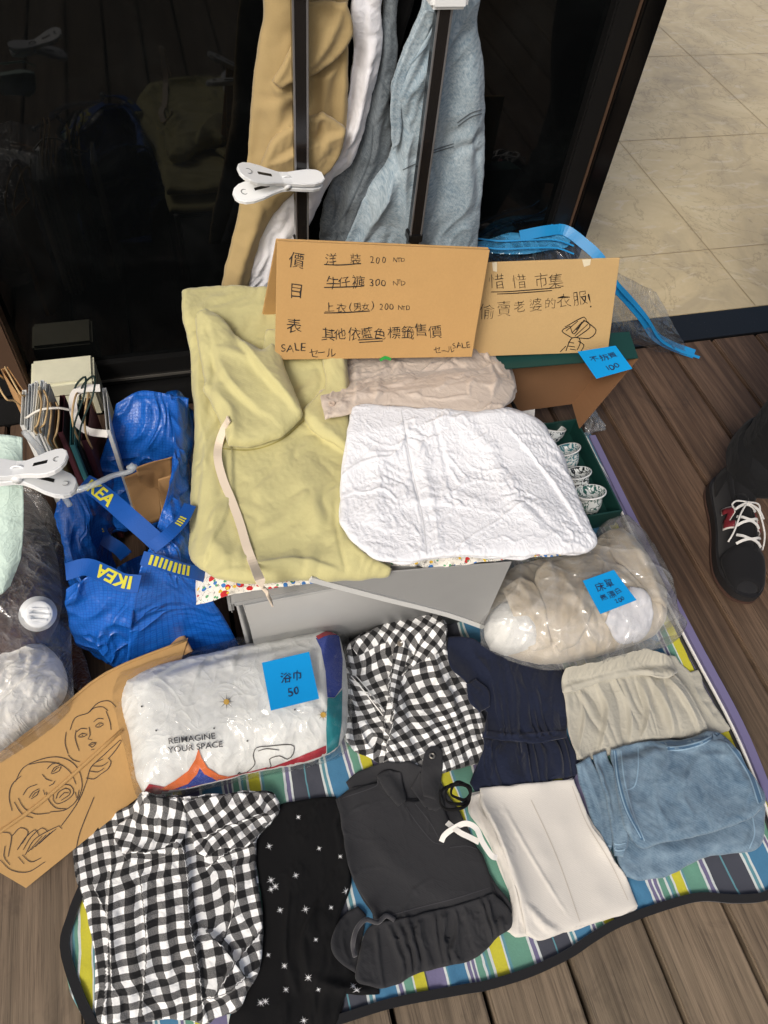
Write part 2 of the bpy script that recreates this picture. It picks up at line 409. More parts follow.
def sweep(name, pts, rad, mat, parent=None, seg=8, flat=None, up=(0,0,1), smooth_n=6, closed=False):
    """a tube (rad) or a flat strap (flat=(width, thickness)) along 3-D points"""
    P = np.array(pts, float); out = []
    k = len(P)
    for i in range(k if closed else k-1):
        g = (lambda j: P[j % k]) if closed else (lambda j: P[j] if 0 <= j < k else (2*P[0]-P[1] if j < 0 else 2*P[-1]-P[-2]))
        p0, p1, p2, p3 = g(i-1), g(i), g(i+1), g(i+2)
        for f in np.arange(smooth_n)/smooth_n:
            out.append(.5*(2*p1+(p2-p0)*f+(2*p0-5*p1+4*p2-p3)*f*f+(3*p1-p0-3*p2+p3)*f**3))
    if not closed: out.append(P[-1])
    P = np.array(out); n = len(P)
    T = np.gradient(P, axis=0) if not closed else np.roll(P, -1, 0)-np.roll(P, 1, 0)
    T /= np.linalg.norm(T, axis=1)[:,None]+1e-9
    V = []; F = []; u0 = np.array(up, float)
    rads = np.full(n, rad) if np.isscalar(rad) else np.interp(np.linspace(0, 1, n), np.linspace(0, 1, len(rad)), rad)
    prev = None
    for i in range(n):
        if flat is not None:
            uu = u0[min(len(u0)-1, int(i*len(u0)/n))] if u0.ndim == 2 else u0
            a = np.cross(T[i], uu); a /= np.linalg.norm(a)+1e-9; b = np.cross(a, T[i])
            w, h = flat
            for sx, sy in ((-.5,-.5), (.5,-.5), (.5,.5), (-.5,.5)): V.append(P[i]+a*w*sx+b*h*sy)
        else:
            if prev is None: a = np.cross(T[i], (0,0,1) if abs(T[i][2]) < .9 else (1,0,0))
            else: a = prev-T[i]*(prev@T[i])
            a /= np.linalg.norm(a)+1e-9; prev = a; b = np.cross(T[i], a)
            for s in range(seg): V.append(P[i]+rads[i]*(a*math.cos(2*math.pi*s/seg)+b*math.sin(2*math.pi*s/seg)))
    m = 4 if flat is not None else seg
    for i in range(n if closed else n-1):
        for s in range(m):
            a, b = i*m+s, i*m+(s+1) % m; c, d = ((i+1) % n)*m+(s+1) % m, ((i+1) % n)*m+s
            F.append([a, d, c, b] if flat is None else [a, b, c, d])
    if not closed: F.append(list(range(m))[::-1]); F.append([(n-1)*m+s for s in range(m)])
    o = mesh_ob(name, V, F, mat, None, None, flat is None)
    bm = bmesh.new(); bm.from_mesh(o.data); bmesh.ops.recalc_face_normals(bm, faces=bm.faces); bm.to_mesh(o.data); bm.free()
    if parent: adopt(o, parent)
    return o
def slab(name, quad, t, mat, parent=None, nrm=None, bev=.001, sub=1, bend=0):
    """a board: four corners (counter-clockwise from the front) with thickness t behind"""
    q = [np.array(p, float) for p in quad]
    n = np.cross(q[1]-q[0], q[3]-q[0]); n /= np.linalg.norm(n)
    V = []; F = []; k = sub+1
    for side in (0, 1):
        for i in range(k):
            for j in range(k):
                u, v = j/sub, i/sub
                p = (q[0]*(1-u)+q[1]*u)*(1-v)+(q[3]*(1-u)+q[2]*u)*v
                b = bend*(1-(2*u-1)**2)*n
                V.append(p+b-(n*t if side else 0))
    m = k*k
    for i in range(sub):
        for j in range(sub):
            a = i*k+j; F.append([a, a+1, a+k+1, a+k]); F.append([m+a, m+a+k, m+a+k+1, m+a+1])
    for i in range(sub):
        F.append([i*k, (i+1)*k, m+(i+1)*k, m+i*k]); a = i*k+sub; F.append([a, m+a, m+a+k, a+k])
        F.append([i, m+i, m+i+1, i+1]); a = sub*k+i; F.append([a, a+1, m+a+1, m+a])
    o = mesh_ob(name, V, F, mat, None, None, False)
    bm = bmesh.new(); bm.from_mesh(o.data); bmesh.ops.recalc_face_normals(bm, faces=bm.faces)
    if bev and sub == 1: bmesh.ops.bevel(bm, geom=bm.edges[:], offset=min(bev, t*.4), segments=1, affect='EDGES')
    bm.to_mesh(o.data); bm.free()
    if parent: adopt(o, parent)
    return o
def bm_box(bm, x0, x1, y0, y1, z0, z1):
    v = [bm.verts.new(p) for p in ((x0,y0,z0),(x1,y0,z0),(x1,y1,z0),(x0,y1,z0),(x0,y0,z1),(x1,y0,z1),(x1,y1,z1),(x0,y1,z1))]
    for f in ((0,3,2,1),(4,5,6,7),(0,1,5,4),(1,2,6,5),(2,3,7,6),(3,0,4,7)): bm.faces.new([v[i] for i in f])
def box(name, x0, x1, y0, y1, z0, z1, mat, parent=None, bev=.003, seg=2):
    bm = bmesh.new(); bm_box(bm, x0, x1, y0, y1, z0, z1)
    if bev: bmesh.ops.bevel(bm, geom=bm.edges[:], offset=bev, segments=seg, affect='EDGES')
    me = bpy.data.meshes.new(name); bm.to_mesh(me); bm.free(); me.materials.append(mat)
    o = bpy.data.objects.new(name, me); COL.objects.link(o)
    if parent: adopt(o, parent)
    return o
def lathe(name, prof, mat, parent=None, loc=(0,0,0), rotm=None, seg=28):
    V = []; F = []; k = len(prof)
    for s in range(seg):
        a = 2*math.pi*s/seg
        for r, z in prof: V.append((r*math.cos(a), r*math.sin(a), z))
    for s in range(seg):
        for i in range(k-1):
            a = s*k+i; b = ((s+1) % seg)*k+i; F.append([a, b, b+1, a+1])
    if rotm is not None: V = [rotm@Vector(v) for v in V]
    V = [Vector(v)+Vector(loc) for v in V]
    o = mesh_ob(name, V, F, mat)
    bm = bmesh.new(); bm.from_mesh(o.data); bmesh.ops.remove_doubles(bm, verts=bm.verts[:], dist=1e-5)
    bmesh.ops.recalc_face_normals(bm, faces=bm.faces); bm.to_mesh(o.data); bm.free()
    o.data.polygons.foreach_set('use_smooth', [True]*len(o.data.polygons))
    if parent: adopt(o, parent)
    return o

# ------------------------------------------------------------------ lettering
_tc = {}
def glyphs(s, thin=-.012):
    """2-D outline mesh of a string, unit height"""
    if (s, thin) in _tc: return _tc[(s, thin)]
    c = bpy.data.curves.new('writing', 'FONT'); c.body = s; c.offset = thin; c.resolution_u = 3; c.fill_mode = 'FRONT'
    o = bpy.data.objects.new('writing', c); COL.objects.link(o)
    dg = bpy.context.evaluated_depsgraph_get(); dg.update()
    m = bpy.data.meshes.new_from_object(o.evaluated_get(dg))
    V = np.array([v.co[:2] for v in m.vertices]).reshape(-1, 2); F = [list(p.vertices) for p in m.polygons]
    bpy.data.objects.remove(o); bpy.data.curves.remove(c); bpy.data.meshes.remove(m)
    _tc[(s, thin)] = (V, F); return V, F
def hand(items, jit=.05, thin=-.012):
    """handwriting: items of (string, x, y, size, slant degrees[, spacing]) in a y-down plane -> V (n,2), F"""
    VV = np.zeros((0,2)); FF = []; rng = random.Random(len(items)*7+len(items[0][0]))
    for it in items:
        s, x, y, sz, sl = it[:5]; sp = it[5] if len(it) > 5 else 1.0
        cx = 0
        for ch in s:
            if ch == ' ': cx += .5*sp; continue
            V, F = glyphs(ch, thin)
            if not len(V): continue
            wd = V[:,0].max()-V[:,0].min(); full = ord(ch) > 0x2e80
            Q = V-np.array([V[:,0].min() if not full else 0, 0])
            Q = Q+np.stack([perlin(Q[:,0]*1.7+rng.random()*50, Q[:,1]*1.7+3)*.06*jit/.05, perlin(Q[:,0]*1.9, Q[:,1]*1.9+rng.random()*50)*.07*jit/.05], 1)
            a = R(rng.uniform(-4, 4)*jit/.05); k = 1+rng.uniform(-.07, .07)*jit/.05
            Q = np.stack([Q[:,0]*math.cos(a)-Q[:,1]*math.sin(a), Q[:,0]*math.sin(a)+Q[:,1]*math.cos(a)], 1)*k
            Q[:,0] += cx; Q[:,1] += rng.uniform(-.05, .05)*jit/.05
            cx += (1.0 if full else wd+.1)*sp
            ca, sa = math.cos(R(sl)), math.sin(R(sl))
            X = x+sz*(Q[:,0]*ca+Q[:,1]*sa); Y = y+sz*(Q[:,0]*sa-Q[:,1]*ca)
            FF += [[i+len(VV) for i in f] for f in F]; VV = np.concatenate([VV, np.stack([X, Y], 1)])
    return VV, FF
def on_plane(name, V2, F2, quad, mat, parent, off=.0008):
    """marks given in the picture's plane, laid on a flat board through its three corners"""
    q = [np.array(p, float) for p in quad[:3]]; n = np.cross(q[1]-q[0], q[2]-q[0]); n /= np.linalg.norm(n)
    if n@(CO-q[0]) < 0: n = -n
    D = np.stack([V2[:,0]-384, V2[:,1]-512, np.full(len(V2), FPX)], 1)@CM.T
    o0 = q[0]+n*off
    T = ((o0-CO)@n)/(D@n); W3 = CO+D*T[:,None]
    for k, f in enumerate(F2):
        a, b, c = W3[f[0]], W3[f[1]], W3[f[2]]
        if np.cross(b-a, c-a)@n < 0: F2[k] = f[::-1]
    o = mesh_ob(name, W3, F2, mat, None, None, False); adopt(o, parent); return o
def polys_to_vf(polys, step=1e9):
    V = np.zeros((0,2)); F = []
    for p in polys:
        v, f = fill2(p, step) if step < 1e8 else (np.array(p, float), None)
        if f is None:
            n = len(p)//2; f = [[i, i+1, len(p)-2-i, len(p)-1-i] for i in range(n-1)]
        F += [[i+len(V) for i in tr] for tr in f]; V = np.concatenate([V, v])
    return V, F

# ------------------------------------------------------------------ materials
def lin(c):
    return tuple(((v/255)/12.92 if v/255 <= .04045 else ((v/255+.055)/1.055)**2.4) for v in c)+(1,)
class NT:
    def __init__(s, name):
        s.m = bpy.data.materials.new(name); s.m.use_nodes = True; s.n = s.m.node_tree.nodes; s.l = s.m.node_tree.links
        s.b = s.n['Principled BSDF']; s.out = s.n['Material Output']
    def new(s, t, **k):
        x = s.n.new('ShaderNode'+t)
        for a, v in k.items(): setattr(x, a, v)
        return x
    def link(s, a, b): s.l.new(a, b)
    def coord(s, which='Object', scale=None, rot=None):
        c = s.new('TexCoord'); o = c.outputs[which]
        if scale is not None or rot is not None:
            m = s.new('Mapping')
            if scale is not None: m.inputs['Scale'].default_value = scale if hasattr(scale, '__len__') else (scale,)*3
            if rot is not None: m.inputs['Rotation'].default_value = rot
            s.link(o, m.inputs[0]); o = m.outputs[0]
        return o
    def noise(s, vec, scale, detail=3, rough=.55, out='Fac', dist=0):
        x = s.new('TexNoise'); x.inputs['Scale'].default_value = scale; x.inputs['Detail'].default_value = detail
        x.inputs['Roughness'].default_value = rough; x.inputs['Distortion'].default_value = dist
        if vec is not None: s.link(vec, x.inputs['Vector'])
        return x.outputs[out]
    def ramp(s, fac, stops, interp='LINEAR'):
        x = s.new('ValToRGB'); cr = x.color_ramp; cr.interpolation = interp
        while len(cr.elements) < len(stops): cr.elements.new(.5)
        for e, (p, c) in zip(cr.elements, stops): e.position = p; e.color = c
        s.link(fac, x.inputs[0]); return x.outputs[0]
    def math(s, op, a, b=None, clamp=False):
        x = s.new('Math', operation=op); x.use_clamp = bool(clamp)
        for i, v in enumerate((a, b)):
            if v is None: continue
            if hasattr(v, 'links') or hasattr(v, 'is_linked'): s.link(v, x.inputs[i])
            else: x.inputs[i].default_value = v
        return x.outputs[0]
    def mix(s, fac, a, b, blend='MIX'):
        x = s.new('Mix', data_type='RGBA', blend_type=blend)
        for i, v in ((0, fac), (6, a), (7, b)):
            if hasattr(v, 'is_linked'): s.link(v, x.inputs[i])
            else: x.inputs[i].default_value = v
        return x.outputs[2]
    def bump(s, h, strength=.3, dist=.002, prev=None):
        x = s.new('Bump'); x.inputs['Strength'].default_value = strength; x.inputs['Distance'].default_value = dist
        s.link(h, x.inputs['Height'])
        if prev is not None: s.link(prev, x.inputs['Normal'])
        return x.outputs[0]
    def col(s, c):
        if hasattr(c, 'is_linked'): s.link(c, s.b.inputs['Base Color'])
        else: s.b.inputs['Base Color'].default_value = c
    def set(s, **k):
        for a, v in k.items(): s.b.inputs[a.replace('_', ' ')].default_value = v
        return s
def sc(c, k): return (c[0]*k, c[1]*k, c[2]*k, 1)
def plain(name, c, rough=.5, metal=0, spec=.5, mott=.08, msc=30, bump=0, bsc=200):
    t = NT(name); c = lin(c); o = t.coord('Object')
    t.col(t.mix(t.noise(o, msc, 4), sc(c, 1-mott*1.5), sc(c, 1+mott*1.5)))
    t.set(Roughness=rough, Metallic=metal); t.b.inputs['Specular IOR Level'].default_value = spec
    if bump: t.link(t.bump(t.noise(o, bsc, 4), bump, .001), t.b.inputs['Normal'])
    return t.m
def fabric(name, c, rough=.88, sheen=.25, weave=900, wb=.12, mott=.07, crump=0, csc=60, tex=None):
    t = NT(name); c = lin(c); uv = t.coord('UV'); ob = t.coord('Object')
    m = t.noise(uv, 14, 4, .6); fine = t.noise(uv, 420, 2, .7)
    k = t.mix(m, sc(c, 1-mott), sc(c, 1+mott)); k = t.mix(.35, k, t.mix(fine, sc(c, .82), sc(c, 1.18)))
    t.col(k if tex is None else tex(t, uv, k, fine))
    wv = t.new('TexWave', wave_type='BANDS', bands_direction='DIAGONAL'); wv.inputs['Scale'].default_value = weave/6; wv.inputs['Distortion'].default_value = 2
    t.link(uv, wv.inputs['Vector'])
    h = t.math('ADD', t.math('MULTIPLY', wv.outputs['Fac'], .3), t.noise(uv, 260, 3, .7))
    nrm = t.bump(h, wb, .0016)
    if crump:
        def ridg(scale, dist):
            a = t.math('ABSOLUTE', t.math('SUBTRACT', t.noise(uv, scale, 2, .5, dist=dist), .5))
            return t.math('POWER', t.math('SUBTRACT', 1., t.math('MULTIPLY', a, 3.2, True), True), 5.)
        h2 = t.math('ADD', t.math('MULTIPLY', ridg(csc*.5, .7), .9), t.math('ADD', t.math('MULTIPLY', ridg(csc, .8), .45), t.math('MULTIPLY', t.noise(uv, csc*.6, 3, .6, dist=.6), .8)))
        nrm = t.bump(h2, crump, .006, nrm)
    t.link(nrm, t.b.inputs['Normal'])
    t.set(Roughness=rough); t.b.inputs['Sheen Weight'].default_value = sheen; t.b.inputs['Specular IOR Level'].default_value = .25
    return t.m
def film(name, tint=(.97,.975,.98,1), gloss=.05, milk=.05, rough=.1, csc=45, cb=.5, fr=.45, white=(.85,.87,.88,1)):
    """thin clear plastic: mostly see-through with glossy crackled creases"""
    t = NT(name); o = t.coord('UV')
    def ridg(scale, dist, pw):
        a = t.math('ABSOLUTE', t.math('SUBTRACT', t.noise(o, scale, 2, .55, dist=dist), .5))
        return t.math('POWER', t.math('SUBTRACT', 1., t.math('MULTIPLY', a, 3.0, True), True), pw)
    r1 = ridg(csc*.4, 1.0, 6.); r2 = ridg(csc, 1.2, 4.)
    h = t.math('ADD', t.math('MULTIPLY', r1, 1.), t.math('ADD', t.math('MULTIPLY', r2, .5), t.noise(o, csc*.5, 3, .6, dist=1.)))
    nr = t.bump(h, cb, .014)
    tr = t.new('BsdfTransparent'); tr.inputs[0].default_value = tint
    gl = t.new('BsdfGlossy'); gl.inputs['Roughness'].default_value = rough; t.link(nr, gl.inputs['Normal'])
    df = t.new('BsdfDiffuse'); df.inputs[0].default_value = white; t.link(nr, df.inputs['Normal'])
    lw = t.new('LayerWeight'); lw.inputs['Blend'].default_value = .35; t.link(nr, lw.inputs['Normal'])
    g = t.math('MULTIPLY_ADD', lw.outputs['Fresnel'], fr); g.node.inputs[2].default_value = gloss
    m1 = t.new('MixShader'); t.link(g, m1.inputs[0]); t.link(tr.outputs[0], m1.inputs[1]); t.link(gl.outputs[0], m1.inputs[2])
    mk = t.math('MULTIPLY_ADD', t.math('ADD', t.math('MULTIPLY', r1, .8), t.math('MULTIPLY', r2, .6), True), milk*3.2); mk.node.inputs[2].default_value = milk*.5
    mk = t.math('MINIMUM', mk, .95)
    m2 = t.new('MixShader'); t.link(mk, m2.inputs[0]); t.link(m1.outputs[0], m2.inputs[1]); t.link(df.outputs[0], m2.inputs[2])
    t.link(m2.outputs[0], t.out.inputs['Surface']); return t.m

# ================================================================== MATERIALS
def deck_mat():
    t = NT('grey brown deck wood'); o = t.coord('Object')
    s = t.new('SeparateXYZ'); t.link(o, s.inputs[0])
    bi = t.math('FLOOR', t.math('DIVIDE', t.math('SUBTRACT', s.outputs[0], .2666), .1424))
    wn_ = t.new('TexWhiteNoise', noise_dimensions='1D'); t.link(bi, wn_.inputs['W'])
    cmb = t.new('CombineXYZ'); t.link(t.math('MULTIPLY', s.outputs[0], 46), cmb.inputs[0])
    t.link(t.math('MULTIPLY', s.outputs[1], 1.6), cmb.inputs[1])
    t.link(t.math('MULTIPLY', bi, 7.31), cmb.inputs[2])
    g1 = t.noise(cmb.outputs[0], 1.3, 6, .62, dist=.55)
    c2 = t.new('CombineXYZ'); t.link(t.math('MULTIPLY', s.outputs[0], 260), c2.inputs[0]); t.link(t.math('MULTIPLY', s.outputs[1], 7), c2.inputs[1]); t.link(bi, c2.inputs[2])
    g2 = t.noise(c2.outputs[0], 1, 4, .7, dist=.3)
    big = t.noise(o, 3.2, 4, .6)
    c3 = t.new('CombineXYZ'); t.link(t.math('MULTIPLY', s.outputs[0], 150), c3.inputs[0]); t.link(t.math('MULTIPLY', s.outputs[1], 2.6), c3.inputs[1]); t.link(t.math('MULTIPLY', bi, 3.7), c3.inputs[2])
    g3 = t.noise(c3.outputs[0], 1, 4, .65, dist=.5)
    # boards are paler and greyer towards the front, darker brown towards the doorway and right
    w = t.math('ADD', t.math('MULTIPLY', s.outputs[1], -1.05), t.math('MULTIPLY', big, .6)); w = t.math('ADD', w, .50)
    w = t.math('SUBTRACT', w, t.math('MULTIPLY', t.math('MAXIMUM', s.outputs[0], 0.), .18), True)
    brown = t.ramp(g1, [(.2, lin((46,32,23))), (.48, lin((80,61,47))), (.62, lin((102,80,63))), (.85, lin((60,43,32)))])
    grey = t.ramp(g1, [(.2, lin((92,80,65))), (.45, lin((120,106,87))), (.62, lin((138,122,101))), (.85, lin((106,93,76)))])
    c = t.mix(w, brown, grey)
    c = t.mix(t.math('MULTIPLY', t.ramp(g2, [(.52, (0,0,0,1)), (.66, (1,1,1,1))]), .5), c, lin((48,38,30)))
    c = t.mix(t.math('MULTIPLY', t.ramp(g3, [(.46, (0,0,0,1)), (.64, (1,1,1,1))]), .26), c, t.mix(.5, c, lin((30,24,19))))
    v = t.math('MULTIPLY_ADD', wn_.outputs['Value'], .34); v.node.inputs[2].default_value = .82
    vv = t.new('CombineColor'); [t.link(v, vv.inputs[i]) for i in range(3)]
    c = t.mix(1, c, vv.outputs[0], 'MULTIPLY')
    st = t.ramp(t.noise(o, 6, 5, .7, dist=1), [(.58, (0,0,0,1)), (.72, (1,1,1,1))])
    c = t.mix(t.math('MULTIPLY', st, .35), c, lin((40,33,28))); t.col(c)
    h = t.math('ADD', t.math('MULTIPLY', g1, .6), t.math('ADD', t.math('MULTIPLY', g2, -.7), t.math('MULTIPLY', g3, -.6)))
    t.link(t.bump(h, .55, .003), t.b.inputs['Normal']); t.set(Roughness=.72); t.b.inputs['Specular IOR Level'].default_value = .35
    return t.m
def tile_mat():
    t = NT('beige stone tile'); o = t.coord('Object')
    a = t.noise(o, 2.2, 7, .62, dist=1.6); b = t.noise(t.coord('Object', (3, 9, 1), (0,0,.6)), 1.6, 6, .65, dist=2)
    c = t.ramp(a, [(.3, lin((176,160,128))), (.5, lin((204,184,143))), (.7, lin((218,200,159)))])
    c = t.mix(t.math('MULTIPLY', t.ramp(b, [(.56, (0,0,0,1)), (.64, (1,1,1,1))]), .55), c, lin((214,199,170)))
    vein = t.ramp(t.noise(o, 3.4, 8, .6, dist=2.5), [(.485, (0,0,0,1)), (.5, (1,1,1,1)), (.515, (0,0,0,1))])
    c = t.mix(t.math('MULTIPLY', vein, .35), c, lin((120,104,78)))
    c = t.mix(t.math('MULTIPLY', t.noise(o, 60, 3), .16), c, lin((140,126,100)))
    t.col(c); t.set(Roughness=.24); t.link(t.bump(t.noise(o, 40, 4), .06, .001), t.b.inputs['Normal']); return t.m
def granite_mat():
    t = NT('black granite'); o = t.coord('Object')
    v = t.ramp(t.noise(o, 260, 2, .6), [(.66, lin((11,11,11))), (.74, lin((70,69,68)))])
    t.col(v); t.set(Roughness=.45); return t.m
def glass_black():
    t = NT('black tinted glass'); o = t.coord('Object')
    d = t.ramp(t.noise(o, 7, 5, .65, dist=.8), [(.45, (.0022,.0026,.0028,1)), (.8, (.006,.0068,.007,1))])
    t.col(d); t.set(Roughness=.035); t.b.inputs['Specular IOR Level'].default_value = .27
    r = t.ramp(t.noise(o, 9, 5, .7), [(.4, (.02,)*3+(1,)), (.8, (.07,)*3+(1,))]); t.link(r, t.b.inputs['Roughness']); return t.m
def card_mat(name='brown cardboard', c=(186,148,96)):
    t = NT(name); o = t.coord('Object'); c = lin(c)
    k = t.mix(t.noise(o, 9, 5, .6), sc(c, .9), sc(c, 1.1)); k = t.mix(.3, k, t.mix(t.noise(t.coord('Object', (260, 20, 260)), 1, 3), sc(c, .8), sc(c, 1.2)))
    t.col(k); t.set(Roughness=.85); t.b.inputs['Specular IOR Level'].default_value = .2
    t.link(t.bump(t.noise(o, 55, 4), .12, .002, t.bump(t.noise(o, 13, 3), .25, .006)), t.b.inputs['Normal']); return t.m
def gingham(name, pitch, ang=0):
    def tex(t, uv, k, fine):
        mp = t.new('Mapping'); mp.inputs['Rotation'].default_value = (0,0,R(ang)); mp.inputs['Scale'].default_value = (1/pitch,)*3; t.link(uv, mp.inputs[0])
        s = t.new('SeparateXYZ'); t.link(mp.outputs[0], s.inputs[0])
        e = t.noise(uv, 900, 1)
        def sq(x):
            x = t.math('ADD', x, t.math('MULTIPLY', e, .05))
            return t.math('GREATER_THAN', t.math('FRACT', x), .5)
        a, b = sq(s.outputs[0]), sq(s.outputs[1]); n = t.math('ADD', a, b)
        wv = t.noise(uv, 1500, 1, .5)
        gry = t.mix(t.ramp(wv, [(.35, (0,0,0,1)), (.65, (1,1,1,1))]), lin((60,60,60)), lin((135,134,132)))
        c = t.mix(t.math('GREATER_THAN', n, .5), t.mix(fine, lin((232,232,228)), lin((250,250,248))), gry)
        return t.mix(t.math('GREATER_THAN', n, 1.5), c, t.mix(fine, lin((14,14,15)), lin((34,34,35))))
    return fabric(name, (240,240,238), rough=.85, sheen=.15, wb=.12, tex=tex, crump=.25, csc=40)
def denim(name, c, pale, acid=.5, scale=38):
    cl, pl = lin(c), lin(pale)
    def tex(t, uv, k, fine):
        a = t.noise(uv, scale, 7, .72, dist=.4); b = t.noise(uv, 9, 4, .6)
        f = t.ramp(t.math('ADD', t.math('MULTIPLY', a, .75), t.math('MULTIPLY', b, .35)), [(.42, (0,0,0,1)), (.72, (1,1,1,1))])
        c_ = t.mix(t.math('MULTIPLY', f, acid), cl, pl)
        wv = t.new('TexWave', wave_type='BANDS', bands_direction='DIAGONAL'); wv.inputs['Scale'].default_value = 110; wv.inputs['Distortion'].default_value = 1; t.link(uv, wv.inputs[0])
        c_ = t.mix(t.math('MULTIPLY', wv.outputs['Fac'], .18), c_, pl)
        return t.mix(t.math('MULTIPLY', fine, .35), c_, sc(cl, .62))
    return fabric(name, c, rough=.9, sheen=.2, wb=.2, tex=tex, crump=.1, csc=30)
def stripes_mat():
    t = NT('striped picnic blanket'); s = t.new('SeparateXYZ'); t.link(t.coord('UV'), s.inputs[0])
    Y_, W_, G_, P_, K_, B_, T_ = (lin(c) for c in ((206,198,44), (214,220,216), (100,152,130), (112,106,140), (62,64,74), (64,124,160), (92,146,156)))
    seq = [(Y_,17),(K_,2),(P_,30),(W_,4),(T_,3),(B_,30),(W_,3),(P_,5),(W_,3),(P_,5),(W_,3),(G_,10),(W_,3),(T_,4),(G_,5),(W_,4),
           (Y_,17),(W_,3),(T_,3),(G_,30),(W_,4),(P_,6),(W_,4),(K_,24),(T_,3),(K_,26),(W_,4),(T_,4),(W_,4),(B_,30),(W_,4),(P_,5),(W_,3),(G_,12),(W_,3)]
    tot = sum(w for _, w in seq)
    f = t.math('FRACT', t.math('DIVIDE', t.math('ADD', s.outputs[0], 10*.325-.163), .325))
    # two ramps: a colour ramp holds 32 stops
    def half(a, q0):
        p = q0; st = []
        for c, w in a: st.append((p/tot, c)); p += w
        return st, p
    A, p1 = half(seq[:18], 0); B2, _ = half(seq[18:], p1)
    c = t.mix(t.math('GREATER_THAN', f, p1/tot), t.ramp(f, A, 'CONSTANT'), t.ramp(f, B2, 'CONSTANT'))
    uv = t.coord('UV'); c = t.mix(t.math('MULTIPLY', t.noise(uv, 300, 3), .25), c, lin((60,64,70))); t.col(c); t.set(Roughness=.8)
    t.b.inputs['Sheen Weight'].default_value = .2
    t.link(t.bump(t.noise(uv, 300, 3, .7), .2, .0015, t.bump(t.noise(uv, 26, 3), .3, .005)), t.b.inputs['Normal']); return t.m
def print_mat():
    def tex(t, uv, k, fine):
        c = lin((232,228,218))
        for sc_, th, colr, sd in ((48, .33, (196,40,44), 0), (62, .27, (60,120,190), 4), (70, .25, (230,190,60), 9), (80, .22, (90,160,110), 14)):
            v = t.new('TexVoronoi'); v.inputs['Scale'].default_value = sc_; mp = t.new('Mapping'); mp.inputs['Location'].default_value = (sd, sd*.7, 0); t.link(uv, mp.inputs[0]); t.link(mp.outputs[0], v.inputs['Vector'])
            m = t.math('LESS_THAN', t.math('ADD', v.outputs['Distance'], t.math('MULTIPLY', t.noise(uv, 90, 2), .3)), th+.12)
            c = t.mix(m, c, lin(colr))
        ln = t.ramp(t.noise(uv, 55, 2, .5, dist=1.5), [(.485, (0,0,0,1)), (.5, (1,1,1,1)), (.515, (0,0,0,1))])
        return t.mix(ln, c, lin((40,40,40)))
    return fabric('cartoon print cotton', (232,228,218), tex=tex)
def cup_mat(name, ink):
    t = NT(name); o = t.coord('Object')
    n = t.ramp(t.noise(o, 55, 1, .4, dist=1.6), [(.43, (0,0,0,1)), (.46, (1,1,1,1)), (.53, (1,1,1,1)), (.56, (0,0,0,1))])
    t.col(t.mix(n, lin((226,230,228)), lin(ink))); t.set(Roughness=.15); return t.m
def tarp_mat():
    t = NT('woven blue tarpaulin'); uv = t.coord('UV')
    b = t.new('TexBrick'); b.offset = 0; b.inputs['Scale'].default_value = 1; t.link(uv, b.inputs['Vector'])
    b.inputs['Brick Width'].default_value = .006; b.inputs['Row Height'].default_value = .006; b.inputs['Mortar Size'].default_value = .0011; b.inputs['Mortar Smooth'].default_value = 1
    b.inputs['Color1'].default_value = (1,1,1,1); b.inputs['Color2'].default_value = (.75,.75,.75,1); b.inputs['Mortar'].default_value = (0,0,0,1)
    c = t.mix(b.outputs['Color'], lin((18,84,172)), lin((30,104,196))); c = t.mix(t.math('MULTIPLY', t.noise(uv, 24, 5, .7), .35), c, lin((12,62,142))); t.col(c)
    n1 = t.bump(b.outputs['Color'], .22, .0012); a_ = t.math('ABSOLUTE', t.math('SUBTRACT', t.noise(uv, 8, 2, .55, dist=1.), .5)); a_ = t.math('POWER', t.math('SUBTRACT', 1., t.math('MULTIPLY', a_, 3., True), True), 5.)
    n1 = t.bump(t.noise(uv, 34, 4, .65, dist=1), .45, .006, t.bump(a_, .6, .012, n1)); t.link(n1, t.b.inputs['Normal']); t.set(Roughness=.24)
    return t.m

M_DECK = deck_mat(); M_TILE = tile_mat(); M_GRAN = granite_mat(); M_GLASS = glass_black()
M_BLACKMETAL = plain('black painted metal', (20,20,20), .35); M_BRONZE = plain('bronze anodised metal', (88,68,54), .4, .15)
M_JOINT = plain('tile joint grout', (146,128,97), .9); M_ALU = plain('dull aluminium', (150,146,138), .35, .8)
M_CHROME = plain('scratched chrome', (120,121,124), .2, 1, bump=.1); M_WPLASTIC = plain('white plastic', (232,234,234), .32, mott=.02)
M_CARD = card_mat(); M_CARD2 = card_mat('paler brown cardboard', (196,164,114)); M_KRAFT = card_mat('kraft paper', (186,146,100)); M_CARDIN = card_mat('dull brown board lining', (128,94,66))
M_INK = plain('black marker ink', (26,24,24), .6); M_INKP = plain('blunt black pen', (40,34,36), .6); M_BLUEINK = plain('blue black pen', (24,40,76), .6)
M_STICKY = plain('blue sticky paper', (10,146,214), .75, mott=.03, spec=.2)
M_BLANKET = stripes_mat(); M_EDGE = fabric('black binding tape', (24,24,26)); M_PURPLE = fabric('purple blanket edge', (112,106,142), sheen=.1)
M_GING = gingham('black and white gingham cotton', .0198); M_GING2 = gingham('gingham cotton, smaller checks', .0196)
M_HOOD = fabric('chartreuse sweat jersey', (194,187,134), sheen=.3, mott=.05, crump=.05, csc=50); M_CORD = fabric('flat off white cord', (224,208,186), weave=2400)
M_OATSHIRT = fabric('pinkish beige poplin', (200,186,172), crump=.16, csc=34); M_WHITE = fabric('white crinkled cotton', (230,231,234), sheen=.1, mott=.015, crump=.2, csc=60, wb=.08)
M_PRINT = print_mat(); M_GREYPL = plain('grey polypropylene', (152,152,150), .5, mott=.03); M_GREYPL2 = plain('pale grey edge', (206,206,202), .45, mott=.02)
